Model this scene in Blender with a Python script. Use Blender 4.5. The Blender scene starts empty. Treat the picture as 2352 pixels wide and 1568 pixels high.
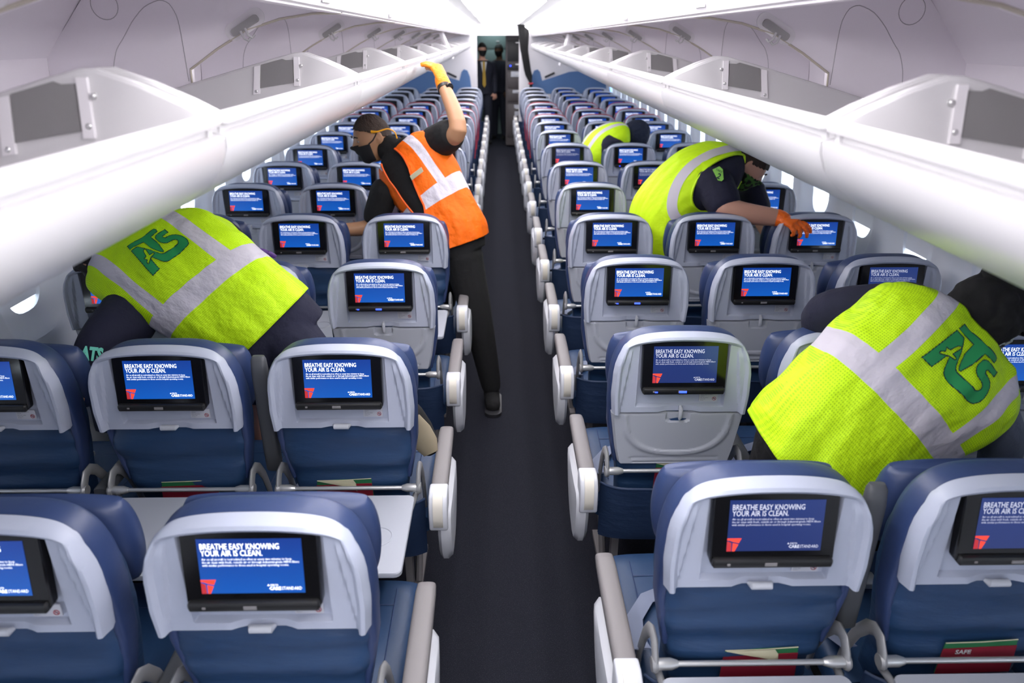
import bpy, bmesh, math, random
from mathutils import Vector, Matrix, noise
random.seed(7)
SC = bpy.context.scene
COL = SC.collection
# ---------------------------------------------------------------- camera
F_PX, PITCH, YAW, ROLL = 1647.7, 0.40762, 0.01879, 0.002055
CAM = Vector((-0.0437, 0.0, 1.9228))
fwd = Vector((math.sin(YAW)*math.cos(PITCH), math.cos(YAW)*math.cos(PITCH), -math.sin(PITCH)))
rgt = Vector((math.cos(YAW), -math.sin(YAW), 0)); up = rgt.cross(fwd)
R_ = rgt*math.cos(ROLL) + up*math.sin(ROLL); U_ = -rgt*math.sin(ROLL) + up*math.cos(ROLL)
cd = bpy.data.cameras.new('camera'); cam = bpy.data.objects.new('camera', cd); COL.objects.link(cam)
cam.matrix_world = Matrix(((R_.x, U_.x, -fwd.x, CAM.x), (R_.y, U_.y, -fwd.y, CAM.y), (R_.z, U_.z, -fwd.z, CAM.z), (0, 0, 0, 1)))
cd.sensor_width = 36; cd.lens = F_PX/2352*36; cd.clip_start = 0.05; cd.clip_end = 200
cd.dof.use_dof = True; cd.dof.focus_distance = 2.35; cd.dof.aperture_fstop = 3.2
SC.camera = cam
# ---------------------------------------------------------------- world, exposure
w = bpy.data.worlds.new('world'); SC.world = w; w.use_nodes = True
w.node_tree.nodes['Background'].inputs[0].default_value = (0.80, 0.90, 1.0, 1)
w.node_tree.nodes['Background'].inputs[1].default_value = 5.0
SC.view_settings.view_transform = 'Standard'; SC.view_settings.look = 'None'
SC.view_settings.exposure = 0.5; SC.view_settings.gamma = 1; SC.view_settings.use_curve_mapping = False
SC.cycles.use_denoising = True; SC.cycles.use_adaptive_sampling = True; SC.cycles.adaptive_threshold = 0.015
SC.cycles.max_bounces = 7; SC.cycles.diffuse_bounces = 4; SC.cycles.transparent_max_bounces = 12

def at(u, v, y):
    """world point on the plane across the cabin at distance y seen at photo pixel (u, v)"""
    d = fwd + R_*((u-1176)/F_PX) + U_*((784-v)/F_PX)
    return CAM + d*(y/d.y)

# ---------------------------------------------------------------- materials
def mat(name, col, rough=0.5, metal=0.0, emit=None, es=0.0, spec=0.5, bump=None, var=None, coat=0.0, sheen=0.0):
    m = bpy.data.materials.new(name); m.use_nodes = True
    nt = m.node_tree; b = nt.nodes['Principled BSDF']
    b.inputs['Base Color'].default_value = (*col, 1); b.inputs['Roughness'].default_value = rough
    b.inputs['Metallic'].default_value = metal; b.inputs['Specular IOR Level'].default_value = spec
    b.inputs['Coat Weight'].default_value = coat
    if sheen: b.inputs['Sheen Weight'].default_value = sheen
    if emit: b.inputs['Emission Color'].default_value = (*emit, 1); b.inputs['Emission Strength'].default_value = es
    tc = None
    if bump or var: tc = nt.nodes.new('ShaderNodeTexCoord')
    if bump:
        sc, st, stretch = bump
        mp = nt.nodes.new('ShaderNodeMapping'); mp.inputs['Scale'].default_value = stretch
        n = nt.nodes.new('ShaderNodeTexNoise'); n.inputs['Scale'].default_value = sc; n.inputs['Detail'].default_value = 4
        bp = nt.nodes.new('ShaderNodeBump'); bp.inputs['Strength'].default_value = st; bp.inputs['Distance'].default_value = 0.01
        nt.links.new(tc.outputs['Object'], mp.inputs[0]); nt.links.new(mp.outputs[0], n.inputs['Vector'])
        nt.links.new(n.outputs['Fac'], bp.inputs['Height']); nt.links.new(bp.outputs[0], b.inputs['Normal'])
    if var:
        sc, c2, lo, hi = var
        n2 = nt.nodes.new('ShaderNodeTexNoise'); n2.inputs['Scale'].default_value = sc; n2.inputs['Detail'].default_value = 3
        r = nt.nodes.new('ShaderNodeValToRGB'); r.color_ramp.elements[0].position = lo; r.color_ramp.elements[1].position = hi
        r.color_ramp.elements[0].color = (*col, 1); r.color_ramp.elements[1].color = (*c2, 1)
        nt.links.new(tc.outputs['Object'], n2.inputs['Vector']); nt.links.new(n2.outputs['Fac'], r.inputs[0])
        nt.links.new(r.outputs[0], b.inputs['Base Color'])
    return m
M = {}
M['leather'] = mat('blue leather', (0.017, 0.050, 0.128), 0.45, bump=(9, 0.35, (1, 1, 4)))
M['leather_top'] = mat('blue leather cover', (0.030, 0.052, 0.145), 0.40, spec=0.6, bump=(40, 0.08, (1, 1, 1)))
M['pocket'] = mat('navy pocket fabric', (0.012, 0.030, 0.080), 0.6, bump=(12, 0.4, (1, 1, 3)))
M['shell'] = mat('grey plastic shell', (0.47, 0.505, 0.62), 0.42, bump=(900, 0.05, (1, 1, 1)))
M['tray'] = mat('grey plastic tray', (0.42, 0.44, 0.50), 0.5, bump=(900, 0.06, (1, 1, 1)))
M['latch'] = mat('pale grey latch', (0.55, 0.57, 0.63), 0.4)
M['black_gloss'] = mat('black monitor glass', (0.006, 0.006, 0.007), 0.12, spec=0.5)
M['black'] = mat('black plastic', (0.012, 0.012, 0.013), 0.4)
M['text'] = mat('white screen lettering', (0.8, 0.8, 0.8), 0.5, emit=(0.9, 0.95, 1), es=1.1)
M['red_logo'] = mat('red screen triangle', (0.5, 0.03, 0.02), 0.5, emit=(0.85, 0.06, 0.03), es=0.7)
M['red_dark'] = mat('dark red screen facet', (0.3, 0.02, 0.02), 0.5, emit=(0.45, 0.02, 0.03), es=0.6)
M['blue_led'] = mat('blue indicator light', (0.0, 0.0, 0.3), 0.5, emit=(0.02, 0.05, 1.0), es=4)
M['sticker'] = mat('placard', (0.55, 0.56, 0.62), 0.5)
M['sticker_ink'] = mat('placard ink', (0.12, 0.13, 0.17), 0.6)
M['red_ink'] = mat('red ring ink', (0.35, 0.02, 0.04), 0.6)
M['silver'] = mat('silver metal', (0.66, 0.66, 0.66), 0.3, metal=0.7)
M['arm_metal'] = mat('satin grey metal', (0.36, 0.36, 0.37), 0.38, metal=0.35)
M['grey_pad'] = mat('grey armrest pad', (0.20, 0.185, 0.19), 0.5, bump=(500, 0.1, (1, 1, 1)))
M['dark_pad'] = mat('dark grey armrest pad', (0.085, 0.09, 0.10), 0.5)
M['arm_white'] = mat('white armrest plastic', (0.62, 0.63, 0.68), 0.4)
M['belt'] = mat('grey blue belt webbing', (0.20, 0.23, 0.33), 0.7)
M['beige'] = mat('beige plastic', (0.70, 0.66, 0.58), 0.4)
M['dark_metal'] = mat('dark frame metal', (0.02, 0.02, 0.025), 0.5)
M['red_pipe'] = mat('red seat piping', (0.50, 0.03, 0.05), 0.5)
M['white'] = mat('white cabin plastic', (0.83, 0.80, 0.83), 0.38)
M['bucket'] = mat('white bin plastic', (0.66, 0.645, 0.66), 0.35)
M['housing'] = mat('pale lining plastic', (0.90, 0.85, 0.91), 0.5, bump=(700, 0.06, (1, 1, 1)))
M['wall'] = mat('cabin wall plastic', (0.82, 0.86, 0.93), 0.45)
M['ceiling'] = mat('white ceiling plastic', (0.9, 0.9, 0.9), 0.4)
M['lamp'] = mat('ceiling wash light', (1, 1, 1), 0.5, emit=(1.0, 0.97, 1.0), es=8)
M['panel_lamp'] = mat('ceiling panel light', (1, 1, 1), 0.5, emit=(1.0, 0.98, 1.0), es=2.2)  # glow for the added centre sheets, not a known fitting
M['grey_plate'] = mat('grey sticker foil', (0.24, 0.23, 0.235), 0.55)
M['latch_grey'] = mat('grey latch', (0.38, 0.37, 0.37), 0.45)
M['groove'] = mat('grey seam', (0.46, 0.43, 0.47), 0.6)
M['tan_edge'] = mat('tan edge seal', (0.55, 0.50, 0.42), 0.5)
M['carpet'] = mat('dark carpet', (0.0155, 0.0165, 0.024), 0.95, spec=0.1, bump=(400, 0.3, (1, 1, 1)), var=(420, (0.085, 0.085, 0.10), 0.58, 0.76))
M['glass'] = bpy.data.materials.new('window glass'); M['glass'].use_nodes = True
nt = M['glass'].node_tree; nt.nodes.clear()
o_ = nt.nodes.new('ShaderNodeOutputMaterial'); mx = nt.nodes.new('ShaderNodeMixShader'); tr = nt.nodes.new('ShaderNodeBsdfTransparent'); gl = nt.nodes.new('ShaderNodeBsdfGlossy')
gl.inputs['Roughness'].default_value = 0.03; mx.inputs[0].default_value = 0.06
nt.links.new(tr.outputs[0], mx.inputs[1]); nt.links.new(gl.outputs[0], mx.inputs[2]); nt.links.new(mx.outputs[0], o_.inputs[0])
M['curtain'] = mat('black mesh curtain', (0.012, 0.012, 0.013), 0.8)
M['card_green'] = mat('green card print', (0.02, 0.16, 0.06), 0.5)
M['card_red'] = mat('red card print', (0.25, 0.012, 0.03), 0.5)
M['card_cream'] = mat('cream paper', (0.55, 0.52, 0.36), 0.6)
M['galley'] = mat('grey galley laminate', (0.085, 0.072, 0.075), 0.5)
M['galley_dark'] = mat('dark galley recess', (0.02, 0.02, 0.022), 0.5)
M['galley_teal'] = mat('pale green galley wall', (0.22, 0.28, 0.27), 0.4)
M['bulkhead_blue'] = mat('blue bulkhead laminate', (0.10, 0.20, 0.42), 0.5)

def screen_mat(name, a, b, s):
    m = bpy.data.materials.new(name); m.use_nodes = True; nt = m.node_tree; p = nt.nodes['Principled BSDF']
    p.inputs['Base Color'].default_value = (0.01, 0.01, 0.02, 1); p.inputs['Roughness'].default_value = 0.22
    tc = nt.nodes.new('ShaderNodeTexCoord'); sx = nt.nodes.new('ShaderNodeSeparateXYZ'); mr = nt.nodes.new('ShaderNodeMapRange')
    mr.inputs['From Min'].default_value = -0.055; mr.inputs['From Max'].default_value = 0.055
    rp = nt.nodes.new('ShaderNodeValToRGB'); rp.color_ramp.elements[0].color = (*a, 1); rp.color_ramp.elements[1].color = (*b, 1)
    nt.links.new(tc.outputs['Object'], sx.inputs[0]); nt.links.new(sx.outputs['Z'], mr.inputs['Value']); nt.links.new(mr.outputs[0], rp.inputs[0])
    nt.links.new(rp.outputs[0], p.inputs['Emission Color']); p.inputs['Emission Strength'].default_value = s
    return m
M['screen'] = screen_mat('lit blue screen', (0.003, 0.085, 0.42), (0.002, 0.035, 0.25), 0.9)
M['screen_off'] = screen_mat('screen switched off', (0.002, 0.002, 0.003), (0.002, 0.002, 0.003), 0.1); M['screen_dim'] = screen_mat('dimmer blue screen', (0.012, 0.028, 0.14), (0.010, 0.030, 0.16), 0.8)  # dimmer copy: reflection and viewing-angle dimming put into the screen colour
M['text_dim'] = mat('dim screen lettering', (0.4, 0.4, 0.45), 0.5, emit=(0.55, 0.58, 0.72), es=0.6)  # lettering colour lowered to match the painted reflection on its screen

# ---------------------------------------------------------------- mesh helpers
class MB:
    def __init__(s): s.v = []; s.f = []; s.m = []; s.uv = None
    def add(s, vs, fs, mi=0):
        b = len(s.v); s.v += [tuple(p) for p in vs]; s.f += [tuple(i+b for i in f) for f in fs]; s.m += [mi]*len(fs); return s
    def box(s, c, h, rot=None, mi=0, taper=1.0):
        pts = []
        for z in (-1, 1):
            k = taper if z > 0 else 1
            for x, y in ((-1, -1), (1, -1), (1, 1), (-1, 1)):
                p = Vector((x*h[0]*k, y*h[1]*k, z*h[2]))
                if rot: p = rot @ p
                pts.append(p+Vector(c))
        return s.add(pts, [(3, 2, 1, 0), (4, 5, 6, 7), (0, 1, 5, 4), (1, 2, 6, 5), (2, 3, 7, 6), (3, 0, 4, 7)], mi)
    def grid(s, fn, nu, nv, mi=0, closeu=False, flip=False, keep=None):
        vs = []; n = nu if closeu else nu+1
        for j in range(nv+1):
            for i in range(n): vs.append(fn(i/nu, j/nv))
        fs = []
        for j in range(nv):
            for i in range(nu):
                if keep and not keep((i+.5)/nu, (j+.5)/nv): continue
                a = j*n+i; b = j*n+(i+1) % n; q = (a, b, b+n, a+n)
                fs.append(q[::-1] if flip else q)
        return s.add(vs, fs, mi)
    def loft(s, rings, cap=True, mi=0):
        n = len(rings[0]); vs = [p for r in rings for p in r]; fs = []
        for j in range(len(rings)-1):
            for i in range(n):
                a = j*n+i; b = j*n+(i+1) % n; fs.append((a, b, b+n, a+n))
        if cap: fs.append(tuple(range(n))[::-1]); fs.append(tuple((len(rings)-1)*n+i for i in range(n)))
        return s.add(vs, fs, mi)
    def tube(s, path, r, n=10, mi=0, cap=True, flat=1.0, upv=None):
        path = [Vector(p) for p in path]; rs = r if isinstance(r, (list, tuple)) else [r]*len(path)
        rings = []; prev = None
        for i, p in enumerate(path):
            t = (path[min(i+1, len(path)-1)]-path[max(i-1, 0)]).normalized()
            ref = upv or (prev if prev is not None else (Vector((0, 0, 1)) if abs(t.z) < .9 else Vector((1, 0, 0))))
            a = (Vector(ref)-t*Vector(ref).dot(t)).normalized(); b = t.cross(a); prev = a
            rings.append([p+(a*math.cos(k*2*math.pi/n)*rs[i]*flat+b*math.sin(k*2*math.pi/n)*rs[i]) for k in range(n)])
        return s.loft(rings, cap, mi)
    def prism(s, pts, off, mi=0):
        """closed polygon pts (3D) extruded by the vector off"""
        n = len(pts); off = Vector(off); a = [Vector(p) for p in pts]; b = [p+off for p in a]
        fs = [tuple(range(n))[::-1], tuple(range(n, 2*n))]+[(i, (i+1) % n, (i+1) % n+n, i+n) for i in range(n)]
        return s.add(a+b, fs, mi)
    def mesh(s, name, mats, smooth=True, angle=40, bevel=0, seg=2):
        me = bpy.data.meshes.new(name); me.from_pydata(s.v, [], s.f); me.validate()
        for m in (mats if isinstance(mats, (list, tuple)) else [mats]): me.materials.append(m)
        if len(s.m) == len(me.polygons): me.polygons.foreach_set('material_index', s.m)
        bm = bmesh.new(); bm.from_mesh(me)
        bmesh.ops.recalc_face_normals(bm, faces=bm.faces)
        if bevel:
            es = [e for e in bm.edges if len(e.link_faces) == 2 and e.calc_face_angle(0) > math.radians(35)]
            bmesh.ops.bevel(bm, geom=es, offset=bevel, segments=seg, affect='EDGES', profile=0.5, clamp_overlap=True)
        bm.to_mesh(me); bm.free()
        if smooth:
            me.polygons.foreach_set('use_smooth', [True]*len(me.polygons)); me.set_sharp_from_angle(angle=math.radians(angle))
        me.update(); return me

def link(name, me, parent=None, loc=None):
    o = bpy.data.objects.new(name, me); COL.objects.link(o)
    if parent: o.parent = parent
    if loc is not None: o.location = loc
    return o
def thing(name, label, cat, loc=(0, 0, 0), group=None):
    o = bpy.data.objects.new(name, None); COL.objects.link(o); o.location = loc; o.empty_display_size = .05
    o['label'] = label; o['category'] = cat
    if group: o['group'] = group
    return o
def tag(o, label, cat, group=None):
    o['label'] = label; o['category'] = cat
    if group: o['group'] = group
    return o
def struct(name, me, label=None):
    o = link(name, me); o['kind'] = 'structure'
    if label: o['label'] = label
    return o
def lerp(a, b, t): return a+(b-a)*t
def interp(tab, x):
    if x <= tab[0][0]: return tab[0][1]
    for (x0, y0), (x1, y1) in zip(tab, tab[1:]):
        if x <= x1:
            t = (x-x0)/(x1-x0); return lerp(y0, y1, t)
    return tab[-1][1]
def sstep(a, b, x):
    t = max(0, min(1, (x-a)/(b-a))); return t*t*(3-2*t)
def se(a, n):
    c, s = math.cos(a), math.sin(a)
    return math.copysign(abs(c)**(2/n), c), math.copysign(abs(s)**(2/n), s)
def rrect(w, h, r, n=5, cx=0, cz=0):
    out = []
    for qx, qz, a0 in ((1, 1, 0), (-1, 1, 90), (-1, -1, 180), (1, -1, 270)):
        for k in range(n+1):
            a = math.radians(a0+90*k/n); out.append((cx+qx*(w/2-r)+r*math.cos(a), cz+qz*(h/2-r)+r*math.sin(a)))
    return out
_fontcache = {}
def text_mesh(s, size, width=None, bold=0.0, res=2, align='LEFT'):
    """flat lettering in the XZ plane facing -Y, left baseline at the origin"""
    k = (s, size, width, bold, res, align)
    if k in _fontcache: return _fontcache[k]
    c = bpy.data.curves.new('t', 'FONT'); c.body = s; c.size = size; c.resolution_u = res; c.offset = bold; c.align_x = align
    o = bpy.data.objects.new('t', c); COL.objects.link(o)
    dg = bpy.context.evaluated_depsgraph_get(); me = bpy.data.meshes.new_from_object(o.evaluated_get(dg))
    bpy.data.objects.remove(o); bpy.data.curves.remove(c)
    vs = [v.co.copy() for v in me.vertices]; fs = [tuple(p.vertices) for p in me.polygons]; bpy.data.meshes.remove(me)
    if width:
        x0 = min(v.x for v in vs); x1 = max(v.x for v in vs); k2 = width/(x1-x0)
        for v in vs: v.x = (v.x-x0)*k2
    _fontcache[k] = ([Vector((v.x, 0, v.y)) for v in vs], fs); return _fontcache[k]
def put_text(mb, s, size, x, y, z, width=None, bold=0.0, res=2, mi=0):
    vs, fs = text_mesh(s, size, width, bold, res)
    mb.add([(v.x+x, y, v.z+z) for v in vs], fs, mi)

# ---------------------------------------------------------------- the cabin shell
Y0, YB = -2.4, 12.9      # rear end of the modelled cabin, far bulkhead
def zdrop(z, y): return z-y*interp([(1.6, 0.0), (1.8, 0.005), (1.95, 0.0105), (2.3, 0.0105)], z)
def mk(name, quads, m):
    mb = MB(); mb.add([p for q in quads for p in q], [tuple(range(i*4, i*4+4)) for i in range(len(quads))]); return struct(name, mb.mesh(name, m, smooth=False))
mb = MB(); mb.box((0, 6.9, -0.03), (2.0, 9.3, 0.03)); struct('floor', mb.mesh('floor', M['carpet'], smooth=False))
mb = MB()
prof = [(-.52, 2.02), (-.47, 2.10), (-.40, 2.155), (-.22, 2.18), (0, 2.185), (.22, 2.18), (.40, 2.155), (.47, 2.10), (.52, 2.02)]
ny = 12
for k in range(ny+1):
    y = lerp(Y0, YB, k/ny); mb.v += [(x, y, zdrop(z, y)) for x, z in prof]+[(x*(1.06 if abs(x) > .3 else 1), y, zdrop(z, y)+.04) for x, z in prof]
n = len(prof)
for k in range(ny):
    for i in range(n-1):
        a = k*2*n+i; mb.f.append((a, a+1, a+1+2*n, a+2*n)); mb.f.append((a+n, a+n+2*n, a+1+n+2*n, a+1+n)); mb.m += [0, 0]
struct('ceiling', mb.mesh('ceiling', M['ceiling'], angle=60))
# wash lights: long light strips set into the ceiling coves ; centre row of glowing sheets is added
for sx, nm in ((-1, 'left'), (1, 'right')):
    for k in range(8):
        y0 = lerp(Y0, YB, k/8)+.02; y1 = lerp(Y0, YB, (k+1)/8)-.02; mb = MB()
        vs = []
        for y in (y0, y1):
            for x, z in ((.505, 2.045), (.475, 2.09), (.41, 2.14), (.395, 2.133), (.462, 2.083), (.492, 2.04)): vs.append((sx*x, y, zdrop(z, y)))
        mb.add(vs, [(i, (i+1) % 6, (i+1) % 6+6, i+6) for i in range(6)]+[(0, 1, 2, 3, 4, 5), (11, 10, 9, 8, 7, 6)])
        o = link('ceiling_light', mb.mesh('ceiling_light', M['lamp'], smooth=False))
        tag(o, 'light strip in the %s ceiling cove, %s' % (nm, ['just behind the camera', 'above the camera', 'first ahead of the camera', 'second ahead of the camera', 'third ahead of the camera', 'fourth ahead of the camera', 'second from the far wall', 'nearest the far wall'][k]), 'light', 'cove lights along the %s of the ceiling' % nm)

for k in range(8):  # glowing sheets added only to whiten the grey middle of the ceiling
    y0 = lerp(Y0, YB, k/8)+.06; y1 = lerp(Y0, YB, (k+1)/8)-.06; mb = MB()
    ro = rrect(.62, y1-y0, .04, 4, 0, (y0+y1)/2)
    mb.loft([[(x*q, (y-(y0+y1)/2)*q+(y0+y1)/2, zdrop(2.18, y)-dz) for x, y in ro] for q, dz in ((1, -.02), (1, .004), (.96, .010))])
    o = link('ceiling_panel_light', mb.mesh('ceiling_panel_light', M['panel_lamp'], smooth=False))
    tag(o, 'flat white ceiling light panel over the aisle, %s' % ['behind the camera', 'above the camera', 'first ahead of the camera', 'second ahead of the camera', 'third ahead of the camera', 'fourth ahead of the camera', 'second from the far wall', 'nearest the far wall'][k], 'light', 'ceiling light panels over the aisle')
# walls with a real window opening in every panel
WP = 0.53
def wx(z): return interp([(0, 1.66), (.45, 1.79), (.75, 1.83), (1.05, 1.83), (1.3, 1.78), (1.55, 1.68), (1.8, 1.50)], z)
def wall_mesh(sx):
    mb = MB(); zc = 1.09; y = Y0; ys = []
    while y < YB-.01: ys.append((y, min(y+WP, YB))); y += WP
    for (a, b) in ys:
        yc = (a+b)/2; full = (b-a) > .5
        zs0, zs1 = .80, 1.40
        for z0, z1 in ((0, .45), (.45, .80), (1.40, 1.55), (1.55, 1.70)):
            mb.add([(sx*wx(z0), a, z0), (sx*wx(z0), b, z0), (sx*wx(z1), b, z1), (sx*wx(z1), a, z1)], [(0, 1, 2, 3)])
        if not full:
            mb.add([(sx*wx(zs0), a, zs0), (sx*wx(zs0), b, zs0), (sx*wx(zs1), b, zs1), (sx*wx(zs1), a, zs1)], [(0, 1, 2, 3)]); continue
        n = 32; rings = []
        for (hw, hh, ex, dx) in (('sq', 0, 0, 0), (.205, .265, 3.2, 0.0), (.195, .255, 3.2, .012), (.140, .195, 3.0, .034), (.112, .165, 2.8, .040), (.100, .150, 2.8, .085)):
            r = []
            for k in range(n):
                t = 2*math.pi*k/n
                if hw == 'sq':
                    c, s = math.cos(t), math.sin(t); q = max(abs(c)/((b-a)/2), abs(s)/((zs1-zs0)/2)); py, pz = yc+c/q, (zs0+zs1)/2+s/q
                else:
                    c, s = se(t, ex); py, pz = yc+c*hw, zc+s*hh
                r.append((sx*(wx(pz)+dx), py, pz))
            rings.append(r)
        mb.loft(rings, cap=False)
    return mb
for sx, nm in ((-1, 'left'), (1, 'right')):
    o = struct('wall_'+nm, wall_mesh(sx).mesh('wall_'+nm, M['wall'], angle=50))
    y = Y0; k = 0
    while y < YB-.5:
        k += 1; yc = y+WP/2
        mb = MB(); mb.add([(sx*(wx(1.09)+.085), yc+.125*se(2*math.pi*i/24, 3)[0], 1.09+.18*se(2*math.pi*i/24, 3)[1]) for i in range(24)], [tuple(range(24))])
        if .3 < yc < (3.2 if sx < 0 else 4.2):
            lo_ = .965 if sx < 0 else .985
            sh_ = MB(); sh_.add([(sx*(wx(1.09)+.060), yc+.118*a_, z_) for a_, z_ in ((-1, 1.26), (1, 1.26), (1, lo_), (-1, lo_))]+[(sx*(wx(1.09)+.066), yc+.118*a_, z_) for a_, z_ in ((-1, 1.26), (1, 1.26), (1, lo_), (-1, lo_))], [(0, 1, 2, 3), (7, 6, 5, 4), (3, 2, 6, 7), (0, 4, 5, 1), (1, 5, 6, 2), (0, 3, 7, 4)])
            o_s = link('window_shade', sh_.mesh('window_shade', M['wall'], smooth=False)); tag(o_s, 'pale shade pulled most of the way down a %s side window, %s' % (nm, ['nearest the camera', 'second from the camera', 'third from the camera', 'fourth from the camera', 'fifth from the camera', 'sixth from the camera', 'seventh from the camera', 'eighth from the camera'][int((yc-.3)/WP)]), 'window shade', 'part closed window shades')
        g = struct('window_%d' % (k if sx < 0 else k+40), mb.mesh('pane', M['glass'], smooth=False))
        y += WP
# service panel strip over the seats, closing the gap between the bin and the wall
for sx, nm in ((-1, 'left'), (1, 'right')):
    mb = MB()
    vs = []
    for y in (Y0, YB):
        for x, z in ((1.18, 1.56), (1.69, 1.54), (1.69, 1.57), (1.18, 1.59)): vs.append((sx*x, y, z))
    mb.add(vs, [(0, 1, 5, 4), (1, 2, 6, 5), (2, 3, 7, 6), (3, 0, 4, 7), (0, 1, 2, 3), (7, 6, 5, 4)])
    struct('trim_'+('1' if sx < 0 else '2'), mb.mesh('trim', M['wall'], smooth=False))
# outer lining of the bin bay (ceiling of the bin housing and its back)
for sx, nm in ((-1, 'left'), (1, 'right')):
    mb = MB(); vs = []
    P = [(.515, 1.985), (.545, 1.985), (.60, 2.06), (.90, 2.09), (1.25, 2.06), (1.42, 1.85), (1.45, 1.58), (1.48, 1.58), (1.46, 1.88), (1.28, 2.12), (.90, 2.15), (.52, 2.12), (.515, 2.05)]
    for k in range(13):
        y = lerp(Y0, YB, k/12); vs += [(sx*x, y, zdrop(z, y)+(.012 if sx < 0 else 0)) for x, z in P]
    n = len(P)
    mb.add(vs, [(k*n+i, k*n+(i+1) % n, (k+1)*n+(i+1) % n, (k+1)*n+i) for k in range(12) for i in range(n)])
    struct('trim_'+('3' if sx < 0 else '4'), mb.mesh('bin_bay', [M['housing']], angle=30))
    # smooth white valance (rail) that carries the row signs
    mb = MB(); vs = []
    P = [(.50, 1.992), (.53, 1.985), (.53, 2.06), (.50, 2.07), (.478, 2.045)]
    for k in range(13):
        y = lerp(Y0, YB, k/12); vs += [(sx*x, y, zdrop(z, y)+(.012 if sx < 0 else 0)) for x, z in P]
    n = len(P); mb.add(vs, [(k*n+i, k*n+(i+1) % n, (k+1)*n+(i+1) % n, (k+1)*n+i) for k in range(12) for i in range(n)])
    struct('trim_'+('5' if sx < 0 else '6'), mb.mesh('valance', M['white'], angle=30))
# rear wall behind the camera
mk('wall_rear', [[(-2, Y0, 0), (2, Y0, 0), (2, Y0, 2.3), (-2, Y0, 2.3)]], M['wall'])
# far bulkhead with its doorway
DL, DR, DZ = -.395, .305, 1.865
mb = MB()
mb.box(((-2+DL)/2, YB+.02, 1.1), ((DL+2)/2, .02, 1.1)); mb.box(((2+DR)/2, YB+.02, 1.1), ((2-DR)/2, .02, 1.1)); mb.box(((DL+DR)/2, YB+.02, (2.2+DZ)/2), ((DR-DL)/2, .02, (2.2-DZ)/2))
struct('wall_front', mb.mesh('wall_front', M['white'], smooth=False))
mb = MB()
mb.box((0, 16.2, 1.1), (2, .02, 1.2)); mb.box((-1.2, 14.6, 1.1), (.02, 1.6, 1.2)); mb.box((1.3, 14.6, 1.1), (.02, 1.6, 1.2))
struct('wall_galley', mb.mesh('wall_galley', M['galley_teal'], smooth=False))
mb = MB(); mb.box((0, 14.6, 2.16), (1.5, 1.6, .02)); struct('ceiling_galley', mb.mesh('ceiling_galley', M['galley'], smooth=False))
# ---------------------------------------------------------------- overhead bins
JL = 1.22
JOINTS = [1.17+JL*k for k in range(-2, 10)]
BP_OUT = [(.492, 1.806), (.478, 1.803), (.470, 1.794), (.471, 1.788), (.490, 1.784), (.490, 1.774), (.469, 1.768), (.470, 1.750), (.480, 1.722), (.503, 1.694), (.545, 1.664), (.610, 1.630), (.700, 1.594), (.820, 1.566), (1.00, 1.550), (1.17, 1.545)]
BP_IN = [(1.17, 1.560), (1.00, 1.566), (.80, 1.588), (.66, 1.626), (.58, 1.665), (.53, 1.72), (.508, 1.77), (.506, 1.800)]
END = [(.484, 1.800), (.52, 1.820), (.58, 1.848), (.635, 1.868), (.66, 1.868), (.72, 1.852), (.98, 1.775), (1.16, 1.72), (1.16, 1.552), (.82, 1.572), (.70, 1.600), (.61, 1.638), (.52, 1.700), (.488, 1.74)]
WALLP = [(.515, 2.09), (.515, 1.992), (.60, 1.990), (.70, 1.975), (.80, 1.945), (.90, 1.885), (.99, 1.822), (.995, 1.74), (1.0, 1.60), (1.44, 1.60), (1.42, 1.86), (1.25, 2.06), (.90, 2.10)]
def bz(sx, z, y):   # cross-section height at this point along the cabin
    return zdrop(z, y)+(.006 if sx < 0 else -.003 if z > 1.7 else 0)
def ordword(k): return ['first', 'second', 'third', 'fourth', 'fifth', 'sixth', 'seventh', 'eighth', 'ninth', 'tenth', 'eleventh', 'twelfth', 'thirteenth', 'fourteenth', 'fifteenth', 'sixteenth'][k]
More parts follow.
